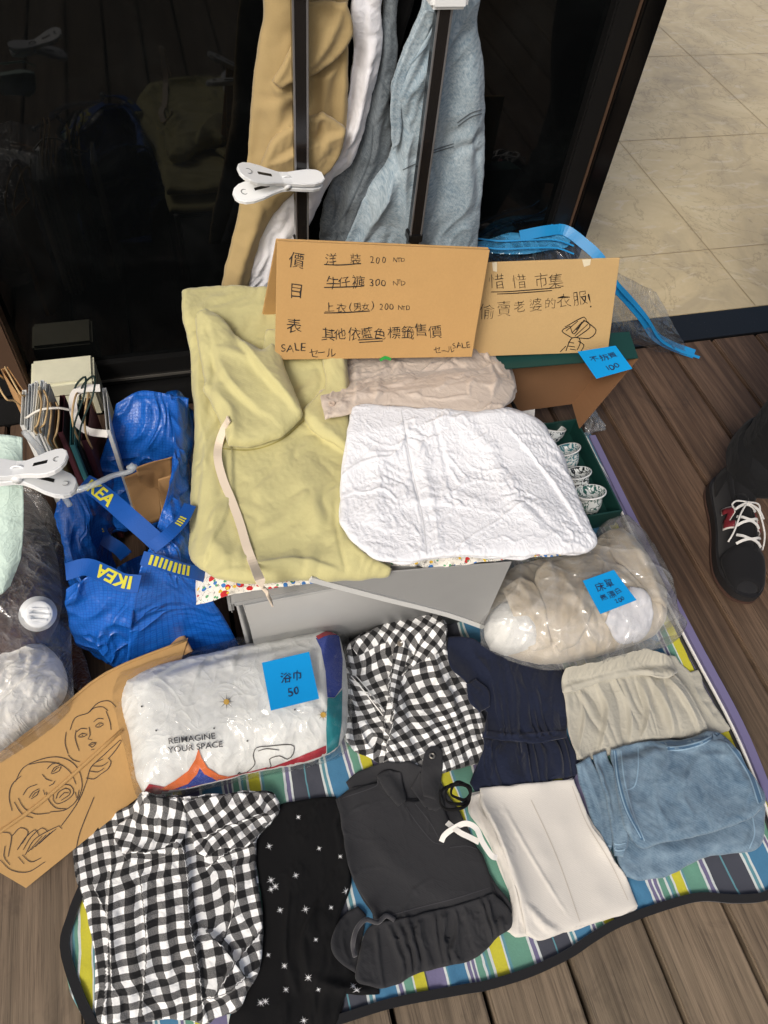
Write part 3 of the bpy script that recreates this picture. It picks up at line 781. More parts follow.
M_NAVY = fabric('navy poplin', (21,28,48), sheen=.16, crump=.12); M_SAND = fabric('sand coloured cotton', (174,170,156), crump=.14, csc=30)
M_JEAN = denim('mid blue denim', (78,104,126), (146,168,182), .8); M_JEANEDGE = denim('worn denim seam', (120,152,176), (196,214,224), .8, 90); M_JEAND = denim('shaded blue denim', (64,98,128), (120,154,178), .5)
M_CREAM = fabric('cream twill', (208,203,194), mott=.025, crump=.02); M_CREAMD = fabric('cream stitching', (186,178,166))
M_CHAR = fabric('charcoal cotton', (46,46,48), crump=.08, csc=40, sheen=.08); M_CHARL = fabric('charcoal piping', (62,61,64)); M_BLACK = fabric('black viscose', (8,8,9), sheen=.02, wb=.06)
M_STAR = plain('white star print', (225,225,225), .8); M_WTAPE = fabric('white cotton tape', (232,228,220))
M_KHAKI = fabric('khaki gabardine', (170,148,104), sheen=.2, mott=.05, wb=.06); M_WSHIRT = fabric('white shirt cotton', (226,226,230), crump=.15)
M_LDENIM = denim('light washed denim', (110,134,150), (200,212,217), .95, 190); M_DDENIM = denim('grey washed denim', (70,80,88), (144,152,156), .85, 190)
M_FILM = film('clear film bag', gloss=.035, milk=.005, fr=.32, rough=.07, csc=15, cb=.42); M_FILM2 = film('crinkled clear film', tint=(.99,.99,.99,1), gloss=.06, milk=.04, csc=26, fr=.5, cb=.45); M_FILM3 = film('cloudy clear film', tint=(.97,.97,.965,1), gloss=.06, milk=.045, csc=11, fr=.45, cb=.5)
M_TARP = tarp_mat(); M_STRAP = plain('blue woven strap', (14,82,166), .5, bump=.3, bsc=500); M_YEL = plain('yellow woven lettering', (214,206,62), .6)
M_TEAGREEN = plain('dark green paper board', (14,58,52), .55); M_BROWNF = fabric('dark brown coat cloth', (92,74,68), sheen=.4, crump=.4); M_RUST = fabric('rust brown fur', (92,50,30), sheen=.6, crump=.6, csc=150)
M_MINT = fabric('mint cotton', (200,220,208), crump=.2); M_IVORY = fabric('ivory knit', (248,245,236), crump=.4, csc=28)

# ================================================================== SETTING
def struct(o): return tag(o, kind='structure')
bm = bmesh.new()
k0 = -16
for k in range(k0, 22):
    x0 = .2666+k*.1424
    bm_box(bm, x0+.0042, x0+.1424-.0042, -1.6, 1.291, -.032, 0)
bmesh.ops.bevel(bm, geom=[e for e in bm.edges if abs(e.verts[0].co.x-e.verts[1].co.x) < 1e-6 and abs(e.verts[0].co.z-e.verts[1].co.z) < 1e-6 and e.verts[0].co.z > -.01], offset=.003, segments=2, affect='EDGES')
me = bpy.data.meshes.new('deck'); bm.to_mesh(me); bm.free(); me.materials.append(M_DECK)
struct(tag(bpy.data.objects.new('deck', me))); COL.objects.link(bpy.data.objects['deck'])
struct(mesh_ob('ground', [(-60,-60,-.09),(60,-60,-.09),(60,60,-.09),(-60,60,-.09)], [[0,1,2,3]], plain('dark soil', (30,26,23), .95)))
struct(box('threshold', -2.2, 3.4, 1.294, 1.402, -.06, .004, M_GRAN, bev=.002))
bm = bmesh.new(); bm_box(bm, .6, 6, 1.404, 9, -.06, .003)
me = bpy.data.meshes.new('tile_floor'); bm.to_mesh(me); bm.free(); me.materials.append(M_TILE)
struct(bpy.data.objects.new('tile_floor', me)); COL.objects.link(bpy.data.objects['tile_floor'])
V = []; F = []
def jline(x0, x1, y0, y1):
    i = len(V); V.extend([(x0,y0,.0042),(x1,y0,.0042),(x1,y1,.0042),(x0,y1,.0042)]); F.append([i,i+1,i+2,i+3])
for i in range(-1, 6): jline(1.617+i*.667-.0012, 1.617+i*.667+.0012, 1.405, 9)
for i in range(0, 10): jline(.62, 6, 1.684+i*.667-.0012, 1.684+i*.667+.0012)
struct(mesh_ob('tile_floor_joints', V, F, M_JOINT, None, None, False))

# dark glass front: the wide pane with its rails, and its neighbour beyond the bronze post
g = tag(empty('glass_wall', (.27, 1.40, 0)), 'wide black tinted glass pane in a dark frame behind the hanging clothes', 'glass wall')
box('pane', -.385, .84, 1.392, 1.404, .075, 2.5, M_GLASS, g, .001)
box('bottom_rail', -.385, .938, 1.378, 1.412, .006, .075, M_BLACKMETAL, g, .002)
box('metal_strip', -.385, .938, 1.3745, 1.3775, .020, .026, M_ALU, g, 0)
box('stile', .84, .888, 1.370, 1.414, .0755, 2.5, M_BLACKMETAL, g, .004)
box('groove_strip', .8885, .897, 1.376, 1.408, .0755, 2.5, M_BRONZE, g, .001)
box('edge_stile', .8975, .941, 1.366, 1.418, .0755, 2.5, plain('gloss black metal', (10,10,10), .12), g, .003)
g = tag(empty('glass_wall', (-1.0, 1.40, 0)), 'narrow strip of black glass left of the bronze post, beside the paper bags', 'glass wall')
box('pane', -1.6, -.43, 1.394, 1.404, .06, 2.5, M_GLASS, g, .001)
box('bottom_rail', -1.6, -.43, 1.38, 1.412, .006, .0595, M_BLACKMETAL, g, .002)
box('post', -.4295, -.3855, 1.352, 1.42, .006, 2.5, M_BRONZE, g, .004)

# a pale foam block at the foot of the glass
g = box('foam_block', -.365, -.232, 1.285, 1.372, .006, .115, plain('cream foam', (214,212,186), .8, mott=.1, bump=.3), None, .006)
tag(g, 'small cream foam block at the foot of the black glass, behind the paper bags', 'block')
adopt(box('cut_line', -.3655, -.2315, 1.2845, 1.3725, .078, .080, plain('dirty seam', (96,92,76), .9), None, 0), g)

# ================================================================== BLANKET
bl = [(590,432),(640,534),(692,636),(738,722),(768,794),(784,842),(792,872),(768,895),(735,899),(700,897),(664,906),(620,922),(592,938),(568,954),(530,972),(488,985),(460,990),(392,1003),(330,1022),(240,1044),(150,1046),(100,1034),(80,1012),(68,985),(66,955),(72,915),(86,880),(120,800),(200,700),(330,600),(480,480),(540,440)]
BLK = cloth('picnic_blanket', bl, .004, .005, M_BLANKET, None, r=.006, base=.0012, wr=[(.0025,.16,20,2,'n'),(.0012,.05,70,3,'f')], res=.011, uvw=.006, smooth=0, seed=2)
_u = BLK.ob.data.uv_layers[0].data; _b = np.empty(len(_u)*2, np.float32); _u.foreach_get('uv', _b); _b = _b.reshape(-1, 2)
_b[:,0] -= .046*np.clip((-.12-_b[:,0])/.2, 0, 1)+.020*np.clip((_b[:,0]-.66)/.15, 0, 1); _u.foreach_set('uv', _b.ravel())                 # the near left corner is pulled out of square
tag(BLK.ob, 'striped picnic blanket in yellow, teal, white and charcoal spread on the deck', 'blanket')
def edge(name, pts, w, mat, z=.0075):
    P = []
    for x, y in pts:
        q = pz(x, y, z); P.append((q[0], q[1], z))
    return sweep(name, P, 0, mat, BLK.ob, flat=(w, .006), smooth_n=5)
edge('binding', bl[6:22]+[(66,955),(72,915),(86,880),(104,838)], .013, M_EDGE)
edge('border', [(592,436),(640,534),(692,636),(738,722),(768,794),(784,842)], .016, M_PURPLE)
edge('border_piping', [(587,440),(634,538),(686,640),(732,727),(762,798),(778,846)], .004, M_WTAPE, .0078)
edge('border_piping', [(584,441),(631,539),(683,641),(729,728),(759,799),(775,847)], .004, M_EDGE, .0074)

# ================================================================== GREY BOX AND WHAT LIES ON IT
BX0, BX1, BY0, BY1, BZ = -.008, .446, .574, 1.13, .28
gb = tag(empty('storage_box', (.22, .85, 0)), 'large grey plastic storage box under the hoodie and the white top', 'storage box')
bm = bmesh.new(); bm_box(bm, BX0+.012, BX1-.012, BY0+.012, BY1-.012, .006, BZ-.012)
for v in bm.verts:
    if v.co.z > .1: v.co.x += .010*(1 if v.co.x > .2 else -1); v.co.y += .010*(1 if v.co.y > .8 else -1)
bmesh.ops.bevel(bm, geom=bm.edges[:], offset=.014, segments=4, affect='EDGES')
me = bpy.data.meshes.new('body'); bm.to_mesh(me); bm.free(); me.materials.append(M_GREYPL)
o = bpy.data.objects.new('body', me); COL.objects.link(o); me.polygons.foreach_set('use_smooth', [True]*len(me.polygons)); adopt(o, gb)
box('lid', BX0-.003, BX1+.003, BY0-.003, BY1+.003, BZ-.011, BZ, M_GREYPL, gb, .004)
box('grip', BX0-.010, BX0-.001, BY0+.03, BY0+.12, .19, .222, M_GREYPL, gb, .004)
# loose flap hanging down the front, with a pale edge
fl = [pY(310,578,.569), pY(446,613,.555), pY(483,626,.550), pY(512,562,.566)]
q = [np.array(p) for p in fl]
slab('front_flap', [q[0], q[1], q[2], q[3]], .003, M_GREYPL, gb)
e1 = sweep('flap_edge', [q[0]+(0,-.002,0), (q[0]+q[1])/2+(0,-.003,0), q[1]+(0,-.002,0), q[2]+(0,-.002,0)], 0, M_GREYPL2, gb, flat=(.0095,.004), up=(0,-1,.3), smooth_n=2)
put_rect(BX0, BX1, BY0, BY1, BZ)

def box_top(z, fr=.56, k=9.):
    """level on the box, drooping over its front edge"""
    def f(P):
        d = np.maximum(0, fr+.012-P[:,1]); e = np.maximum(0, BX0+.01-P[:,0]); g_ = np.maximum(0, P[:,0]-BX1-.01)
        return z-k*d**2-k*.8*e**2-k*.25*g_**2
    return f
pr = cloth('printed_cloth', [(198,560),(196,605),(216,600),(244,592),(300,585),(352,578),(395,566),(430,568),(500,560),(560,556),(592,550),(580,530),(480,470),(300,470),(220,500)], .285, .006, M_PRINT, None, base=box_top(BZ+.002, .57, 12), wr=[(.004,.05,0,1,'n')], res=.009, seed=4, dep=False)
tag(pr.ob, 'white cotton with a red and blue cartoon print peeping out under the hoodie', 'fabric')

hood_o = [(182,292),(200,288),(236,286),(275,290),(330,310),(345,345),(350,400),(352,440),(346,520),(362,552),(393,568),(388,576),(346,580),(300,580),(250,582),(216,577),(192,561),(187,540),(190,500),(193,455),(195,418),(192,380),(189,345),(182,318)]
hb = box_top(BZ+.010, .585, 10)
HB = lambda P: hb(P)+.055*np.clip((P[:,1]-.85)/.3, 0, 1)**1.2
ho = tag(empty('hoodie', (.09, .85, BZ+.012)), 'folded chartreuse yellow hoodie with a flat cream drawstring on the grey box', 'hoodie')
body = cloth('body', hood_o, .335, .042, M_HOOD, ho, r=.024, layers=2, ex=.012, fs=4, base=HB, res=.0055, seed=11, keep=True,
    wr=[(.006,.085,35,2.2,'n'),(.0035,.035,50,2.5,'f'),(.004,.14,0,1,'n')],
    creases=[('F',[(205,560),(230,500),(232,450)],.006,.006),('v',[(347,575),(340,545),(336,520)],.004,.003),('r',[(210,545),(260,560),(330,555)],.005,.02),('f',[(305,420),(330,440),(348,452)],.012,.006),('f',[(190,400),(206,450),(196,540)],.010,.010),('f',[(345,575),(300,560),(250,565)],.006,.008),
             ('r',[(300,470),(320,520),(370,560)],.006,.018),('f',[(200,340),(196,420),(205,470)],.006,.01),('r',[(250,470),(270,520)],.004,.025),('r',[(215,500),(212,540),(235,570)],.006,.012)])
slv = cloth('sleeve', [(262,352),(276,356),(322,358),(326,384),(316,396),(302,412),(312,430),(350,458),(352,420),(350,392),(345,350),(300,330),(266,330)], .385, .018, M_HOOD, ho, r=.012, seed=13, keep=True, res=.005, wr=[(.003,.05,30,2,'n')], smooth=4,
    ex=.012, creases=[('F',[(300,330),(310,370),(302,412)],.003,.003)])
hd = cloth('hood', [(196,318),(206,309),(222,318),(238,338),(262,352),(272,344),(280,352),(292,386),(303,412),(299,420),(280,436),(251,445),(228,444),(221,424),(208,398),(203,390),(204,380),(199,352)], .40, .036, M_HOOD, ho, r=.028, seed=12, keep=True, res=.0045, smooth=5, ex=.010, fs=4,
    wr=[(.004,.07,-50,2.5,'n'),(.001,.03,-45,3,'f')],
    creases=[('f',[(240,338),(262,372),(300,410)],.020,.009),('r',[(204,385),(228,408),(232,444)],.008,.010),('f',[(210,345),(232,385),(262,410)],.016,.010),('v',[(205,322),(214,362),(210,390)],.006,.006),('r',[(226,350),(255,362)],.006,.012),('v',[(226,440),(255,438),(285,425),(300,410)],.005,.003)])
drape('seam', body, strokes([[(215,448),(251,450),(281,440),(304,421)]], 1.1), fabric('hoodie stitching', (160,150,84)), ho, .001)
cp = [(229,421),(224,430),(219,445),(218,460),(223,480),(232,502),(240,524),(247,548),(254,566),(260,580),(266,592),(272,603)]
P = []
for i, (x, y) in enumerate(cp):
    l = hd if y < 440 else body
    p = on(l, x, y, .004)[0] if y < 570 else np.array(pY(x, y, .538)); P.append(p)
P[0] = P[0]+np.array([0,0,.004])
sweep('drawstring', P, 0, M_CORD, ho, flat=(.0135,.0022), smooth_n=6)

sh = cloth('shirt', [(318,358),(330,340),(400,318),(470,318),(484,323),(498,338),(514,378),(513,396),(506,405),(494,413),(440,410),(390,405),(356,412),(325,419,1),(321,400)], .375, .034, M_OATSHIRT, None, r=.016, base=(lambda P: box_top(BZ+.060, .57, 9)(P)-.040*np.clip((P[:,1]-.89)/.08, 0, 1)), seed=21, keep=True, layers=3, ex=.03, exa=20, res=.0045, shift=.5,
    wr=[(.005,.05,12,2.5,'n'),(.004,.022,25,3,'f'),(.003,.04,-60,2,'n'),(.004,.07,20,3,'k')],
    creases=[('f',[(478,335),(460,352),(430,372)],.008,.006),('f',[(505,360),(470,372),(425,378)],.007,.006),('r',[(484,340),(495,375),(490,405)],.006,.006),('v',[(336,362),(338,390),(331,415)],.006,.004),('f',[(355,372),(356,392),(352,412)],.005,.005),('r',[(400,390),(440,398),(480,395)],.005,.006),('r',[(380,372),(376,400)],.004,.006)])
tag(sh.ob, 'crumpled pinkish beige buttoned shirt between the price sign and the white top', 'shirt')
bt = on(sh, 332, 404, .001)[0]
b = lathe('button', [(0,.002),(.0035,.002),(.0048,.0032),(.0058,.002),(.0058,0),(0,0)], plain('beige button', (190,172,156), .4), sh.ob, bt, seg=18)

wo = [(352,410),(362,404),(385,405),(430,408),(470,411),(500,409),(522,412),(540,424),(552,438),(562,458),(572,482),(584,512),(596,540),(592,549),(570,554),(545,553),(520,557),(490,557),(458,556),(428,558),(400,562),(372,557),(352,540),(340,522),(341,500),(342,478),(347,445)]
wh = cloth('blouse', wo, .355, .044, M_WHITE, None, r=.014, base=(lambda P: box_top(BZ+.034, .545, 7)(P)+.026*np.clip((P[:,1]-.70)/.10, 0, 1)), seed=31, keep=True, res=.0038,
    layers=3, ex=.055, exa=-25, aniso=.4, fs=14, kb=.2, rag=.003, wr=[(.0020,.034,-25,2.2,'f'),(.0026,.030,-10,2.2,'k'),(.006,.12,60,2,'n'),(.004,.06,30,2.5,'k')],
    creases=[('v',[(402,410),(412,470),(424,520),(428,560)],.004,.003),('r',[(412,412),(424,470),(436,520),(440,556)],.004,.010),('r',[(450,420),(490,450),(530,520)],.006,.02),('f',[(500,415),(545,470),(585,530)],.006,.010),('f',[(360,520),(420,500),(520,515)],.004,.012),('r',[(365,430),(380,470),(372,520)],.005,.016),('v',[(432,412),(450,480),(462,550)],.0025,.004)])
tag(wh.ob, 'crinkled bright white cotton blouse folded on the grey box', 'blouse')
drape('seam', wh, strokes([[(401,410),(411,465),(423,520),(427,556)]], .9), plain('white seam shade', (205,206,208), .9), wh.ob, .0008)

# ================================================================== CARDBOARD SIGNS
def pen(lines, w): return polys_to_vf(strokes(lines, w))
def join2(*vf):
    V = np.zeros((0,2)); F = []
    for v, f in vf: F += [[i+len(V) for i in t] for t in f]; V = np.concatenate([V, v])
    return V, F
s1 = tag(empty('price_sign', (.32, .99, .37)), 'folded cardboard price list with 200, 300 and SALE handwritten on its front', 'sign')
q1 = [pY(275,360,1.0), pY(472,357,.968), pY(490,250,1.035), pY(277,241,1.062)]
def flat4(q):
    """bring the fourth corner of a board into the plane of the other three, along its line of sight"""
    n = np.cross(q[1]-q[0], q[2]-q[0]); d = q[3]-CO; q[3] = CO+d*((q[0]-CO)@n/(d@n)); return q
q1 = flat4([np.array(p) for p in q1])
slab('front_panel', q1, .004, M_CARD, s1, bev=.0008)
bk = [q1[3]+(0,.0045,-.001), q1[2]+(0,.0045,-.001), q1[2]+np.array([-.01,.14,-.16]), pY(262,318,1.13)]
slab('back_panel', bk[::-1], .004, M_CARD, s1, bev=.0008)
for ln, ul in (([('價',288,265,15,1),('目',288,295,15,1),('表',286,332,15,1)], None),
    ([('洋',325,264,13,2),('裝',350,264,13,2),('200',370,263,10,2,1.12),('NTD',393,262,6.5,2,.9)], [[(324,264.5),(340,265),(361,263.5)]]),
    ([('牛仔褲',325,287,13,1),('300',370,286,10,1,1.12),('NTD',393,285,6.5,0,.9)], [[(324,287.5),(345,287),(364,286)]]),
    ([('上衣',324,311,11.5,2,1.0),('(',349,310,11,2),('男女',353,310,9,2,.95),(')',371,309,11,2),('200',379,310,9.5,1,1.05),('NTD',398,310,6.5,1,.9)], [[(324,313),(345,312.5),(370,311)]]),
    ([('其他依',321,339,13,1,1.0),('藍色',361,338,12,1),('標籤售價',387,337,13,-1,1.06)], [[(358,340),(382,338.5)],[(359,342.5),(383,341)]]),
    ([('SALE',281,352,11.5,-2),('セール',309,357,9.5,-1,.9)], None), ([('セール',434,354,8.5,-4,.75),('SALE',453,349,8,-6)], None)):
    vf = [hand(ln, .07, -.006)]
    if ul: vf.append(pen(ul, 1.1))
    V, F = join2(*vf); on_plane('handwriting', V, F, q1, M_INK, s1)
gt = pen([[(380,360.5),(385,357.5),(391,359.5)]], 3)
on_plane('green_mark', *gt, q1, plain('green tape', (40,150,60)), s1, .0012)

s2 = tag(empty('market_sign', (.70, 1.02, .285)), 'cardboard sign with a sketched fan of notes, standing on the open tea box lid', 'sign')
yb = 1.012
q2 = [pY(452,357.5,yb+.012), pY(608,352,yb), pY(620,258,yb+.05), pY(448,264,yb+.062)]
q2 = flat4([np.array(p) for p in q2])
slab('board', q2, .004, M_CARD2, s2, bev=.0008)
for ln, ul in (([('惜',489,288,17,-1),('惜',512,288,17,-1),('市',534,287,16,-1),('集',548,287,17,-4)], [[(491,292),(510,291.5),(561,287.5)],[(497,294),(515,293.3),(552,290.5)]]),
    ([('偷',479,318,16,0),('賣',496,314,15,0),('老',513,312,13,0),('婆',529,311,14,-2),('的',544,307,12,-1),('衣',557,307,15,-3),('服',573,305,15,-4),('!',590,308,19,-8)], None)):
    vf = [hand(ln, .06, -.017)]
    if ul: vf.append(pen(ul, .9))
    V, F = join2(*vf); on_plane('handwriting', V, F, q2, M_INK, s2)
# a hand holding a fan of notes
V, F = pen([[(566,351),(568,345),(572,338),(579,338),(580,344),(577,350)],[(568,342),(574,343)],[(568,346),(575,347)],[(572,338),(562,331),(570,326)],[(565,327),(584,317),(587,322)],[(570,326),(574,334),(584,320)],[(576,338),(590,327),(585,321),(576,330)],[(566,331),(578,321)],[(572,333),(582,322)],[(584,320),(596,330),(590,338),(579,338)],[(575,336),(588,324)],[(578,341),(584,345),(581,351)],[(560,352),(566,346)],[(570,349),(576,350)]], .9)
on_plane('line_drawing', V, F, q2, M_INK, s2)
tp = [polys_to_vf([np.array([(582,259.5),(591,259),(590,265),(584,267)])], 3), polys_to_vf([np.array([(492,262.5),(497,262),(497,272),(493,271)])], 3)]
M_TORN = plain('pale torn tape', (226,214,184), .5)
for tv in tp: on_plane('torn_tape', *tv, q2, M_TORN, s2, .001)

# board with two sketched faces, lying against the bags at the left
q3 = [pz(26,888,.012), pz(141,795,.014), pz(188,638,.10), pz(-8,762,.135)]
q3l = pz(-34,858,.02)
s3 = tag(empty('drawing_board', (-.36, .36, .01)), 'wide cardboard flap with two sketched faces and a pointing hand, lying before the clear bag', 'sign')
q3[3] = np.array(q3[3]); 
n3 = np.cross(np.array(q3[1])-q3[0], np.array(q3[2])-q3[0]); n3 /= np.linalg.norm(n3)
def onp(x, y):
    D = CM@np.array([x-384, y-512, FPX]); return CO+D*((np.array(q3[0])-CO)@n3/(D@n3))
A3 = [onp(-30,855), onp(26,888), onp(141,795), onp(188,638), onp(106,672), onp(-30,775)]
def plate(name, poly3, t, mat, parent):
    n = np.cross(poly3[1]-poly3[0], poly3[2]-poly3[0]); n /= np.linalg.norm(n)
    if n[2] < 0: n = -n
    k = len(poly3); V = [p for p in poly3]+[p-n*t for p in poly3]
    F = [list(range(k)), list(range(2*k-1, k-1, -1))]+[[i, (i+1) % k, (i+1) % k+k, i+k] for i in range(k)]
    o = mesh_ob(name, V, F, mat, None, None, False)
    bm = bmesh.new(); bm.from_mesh(o.data); bmesh.ops.recalc_face_normals(bm, faces=bm.faces); bm.to_mesh(o.data); bm.free()
    return adopt(o, parent)
plate('board', A3, .005, M_CARD, s3)
# the raised scored line across it, and a doubled upper rim
sweep('scored_fold', [onp(-25,848)+n3*.001, onp(40,803)+n3*.001, onp(122,730)+n3*.001], .0032, M_CARD, s3, seg=8, smooth_n=4)
sweep('rim_fold', [onp(-28,776)+n3*.001, onp(50,718)+n3*.001, onp(106,673)+n3*.001, onp(186,640)+n3*.001], .0024, M_CARD, s3, seg=8, smooth_n=4)
z2 = lambda L: [(x*.2736, 620+y*.2734) for x, y in L]
z2 = lambda L: [(x/2, 512+y/2) for x, y in L]
faces = [# the shouting face
    [(24,598),(18,570),(24,545),(42,528)], [(30,540),(46,512),(78,496),(112,490),(140,498),(158,518),(164,548),(156,576)], [(58,505),(88,500),(118,504),(140,520),(152,545)], [(36,572),(48,592),(70,604),(100,602)], [(28,580),(44,604),(66,612)], [(100,600),(130,596),(152,578),(158,556)],
    [(46,566),(56,552),(74,545)], [(58,572),(66,560),(78,554)], [(62,574),(74,566),(78,556)], [(64,570),(70,562),(75,560)], [(94,514),(104,504),(118,502)], [(102,524),(108,512),(122,506)], [(104,524),(118,518),(122,508)], [(107,520),(113,513),(118,511)], [(84,524),(92,534),(104,538)], [(98,548),(106,544),(110,538)],
    [(106,576),(108,560),(126,546),(142,548),(147,562),(134,576),(114,584),(106,576)], [(112,574),(116,562),(130,553),(140,557),(138,566),(122,577)], [(118,572),(128,562),(137,562)], [(92,560),(98,578),(112,592),(132,594)], [(86,556),(90,566)], [(150,560),(153,572)],
    [(0,640),(22,646),(16,690)], [(24,648),(40,632),(56,640),(44,664)], [(34,676),(52,650),(70,636),(78,648)], [(46,676),(62,650),(84,632),(96,640)], [(50,686),(70,654),(118,628),(124,634)], [(56,680),(84,648)], [(62,676),(92,646)], [(70,670),(100,642)], [(78,664),(106,638)], [(86,656),(112,634)],
    [(0,696),(22,716),(56,720),(90,700)], [(44,686),(62,700),(82,692)], [(10,668),(8,690),(20,706)], [(36,690),(48,704)], [(122,628),(140,604),(160,572),(174,536)], [(150,684),(160,640),(188,570)],
    # the pointing hand
    [(174,536),(180,514),(190,502),(206,494)], [(172,532),(188,534),(202,524)], [(178,518),(196,520),(208,512)], [(184,508),(204,508),(216,500)], [(202,524),(216,514),(222,500),(216,492)], [(192,500),(212,482),(240,456)], [(216,494),(230,478),(242,460)], [(240,456),(243,459)],
    # the calm face behind
    [(136,484),(130,462),(132,440)], [(140,436),(150,412),(176,402),(188,392),(206,390),(216,398)], [(176,402),(196,382),(218,378),(232,390)], [(212,398),(220,420),(222,436)], [(152,436),(150,452),(158,478)], [(136,486),(146,496),(160,500)],
    [(153,440),(162,433),(174,434)], [(156,449),(164,443),(174,445)], [(157,450),(166,450),(174,446)], [(163,446),(166,447)], [(187,420),(196,413),(207,414)], [(190,429),(198,422),(207,424)], [(191,430),(200,430),(207,425)], [(197,426),(200,426)],
    [(178,430),(180,446),(176,454),(184,456)], [(177,466),(184,461),(193,462)], [(177,466),(184,471),(192,463)], [(180,466),(190,463)], [(182,476),(189,474)]]
V, F = pen([z2(l) for l in faces], .72)
V3 = np.array(V); on_plane('line_drawing', V3, F, [A3[1], A3[2], A3[3]], M_INKP, s3, .0012)

# ================================================================== TEA BOX
tb = tag(empty('tea_set_box', (.74, .88, .01)), 'dark green gift box with its brown lined lid standing open, holding patterned tea cups', 'box')
cA, cB, cC, cD = np.array([.585,.748,0]), np.array([.838,.748,0]), np.array([.848,1.024,0]), np.array([.595,1.024,0])
def wall4(name, a, b, z0, z1, t, mat, inward):
    n = np.array(inward, float)*t
    return slab(name, [a+(0,0,z0), b+(0,0,z0), b+(0,0,z1), a+(0,0,z1)], t, mat, tb, bev=.0006)
slab('base', [cA+(.003,.003,.014), cB+(-.003,.003,.014), cC+(-.003,-.003,.014), cD+(.003,-.003,.014)], .004, M_TEAGREEN, tb, bev=0)
wall4('front_wall', cA, cB, .010, .064, .004, M_TEAGREEN, (0,1,0)); wall4('side_wall', cB, cC, .010, .0645, .004, M_TEAGREEN, (-1,0,0))
wall4('side_wall', cD, cA, .010, .0645, .004, M_TEAGREEN, (1,0,0)); wall4('back_wall', cC, cD, .010, .063, .004, M_TEAGREEN, (0,-1,0))
slab('divider', [np.array([.675,.752,.012]), np.array([.683,1.02,.012]), np.array([.683,1.02,.055]), np.array([.675,.752,.055])], .003, M_TEAGREEN, tb, bev=0)
# lid: a shallow tray on edge, open towards the front
FL, FR, TR, TL = np.array([.590,.990,.067]), np.array([.838,.990,.067]), np.array(pY(637,359,.992)), np.array(pY(490,371,1.0))
dv = np.array([.006,.068,.014]); BLd, BRd, TRd, TLd = FL+dv, FR+dv, TR+dv, TL+dv
lid = slab('lid', [BLd-(0,.003,0), BRd-(0,.003,0), TRd-(0,.003,0), TLd-(0,.003,0)], .003, M_CARDIN, tb, bev=0)
slab('lid_side', [FR, BRd, TRd, TR][::-1], .003, M_CARDIN, tb, bev=0); slab('lid_side', [FL, TL, TLd, BLd][::-1], .003, M_CARDIN, tb, bev=0)
slab('lid_top', [TL+(0,0,.003), TR+(.002,0,.003), TRd+(.002,0,.003), TLd+(0,0,.003)], .0028, M_TEAGREEN, tb, bev=0)
slab('lid_outside', [BRd+(0,.0005,0), BLd+(0,.0005,0), TLd+(0,.0005,0), TRd+(0,.0005,0)], .0005, M_TEAGREEN, tb, bev=0)
slab('lid_outside', [FR+(.0006,0,0), BRd+(.0006,0,0), TRd+(.0006,0,0), TR+(.0006,0,0)], .0005, M_TEAGREEN, tb, bev=0)
cup_prof = [(0,.002),(.013,.002),(.015,0),(.0175,0),(.018,.004),(.022,.010),(.0255,.022),(.0265,.034),(.029,.042),(.0335,.0465),(.0335,.0478),(.0315,.0478),(.027,.043),(.0245,.034),(.0235,.022),(.019,.010),(0,.008)]
bowl_prof = [(0,.002),(.012,.002),(.014,0),(.017,0),(.018,.004),(.026,.012),(.0315,.024),(.033,.036),(.0325,.0375),(.0310,.036),(.0295,.024),(.024,.014),(0,.010)]
CUPM = [cup_mat('cobalt scroll glaze', (34,52,70)), cup_mat('teal scroll glaze', (70,130,140)), cup_mat('black scroll glaze', (30,36,40)), cup_mat('green scroll glaze', (48,96,88))]
M_GLAZE = plain('plain white glaze', (232,234,232), .15, mott=.02)
for nm, lab, px_, py_, i, pf, rx, ry, k in (('tea_bowl','round bowl with dark blue scrolls, farthest back in the tea box',551,432,0,bowl_prof,-30,10,1.0),('tea_cup','pale teal patterned cup right in front of the round bowl',568,457,1,cup_prof,-32,-14,.95),
                        ('tea_cup','white cup with black scrolls, third back to front in the tea box',578,480,2,cup_prof,-30,-10,.92),('tea_cup','white cup with green scrolls and a wide rim at the front of the tea box',590,501,3,cup_prof,-28,-6,1.02)):
    c = pz(px_, py_, .045); rm = Matrix.Rotation(R(rx), 3, 'X')@Matrix.Rotation(R(ry), 3, 'Y')
    base = Vector((c[0], c[1], .046))-rm@Vector((0,0,.026))
    o = lathe(nm, [(a*k, b*k) for a, b in pf], CUPM[i], None, base, rm); tag(o, lab, 'cup', 'patterned tea cups in the green box')
    zt, rt = (.0365, .0325) if pf is bowl_prof else (.0472, .0334)
    lathe('rim', [((rt-.0022)*k, (zt-.001)*k), ((rt-.0012)*k, (zt+.0016)*k), ((rt+.0012)*k, (zt+.0014)*k), ((rt+.0014)*k, (zt-.0016)*k), ((rt-.0002)*k, (zt-.0026)*k), ((rt-.0022)*k, (zt-.001)*k)], M_GLAZE, o, base, rm)
c = pz(528,414,.066); o = slab('paper_card', [np.array(pz(521,404,.085)), np.array(pz(535,407,.085)), np.array(pz(534,425,.06)), np.array(pz(520,420,.06))][::-1], .0006, plain('white paper', (222,222,220), .8), None, bev=0)
tag(o, 'small white paper card at the back corner of the tea box', 'paper')
o = sweep('black_strap', [pz(508,392,.31), pz(513,404,.27), pz(518,414,.20), pz(523,422,.12)], 0, M_BLACK, None, flat=(.010,.003), smooth_n=5)
tag(o, 'short black strap hanging at the corner of the white top', 'strap')

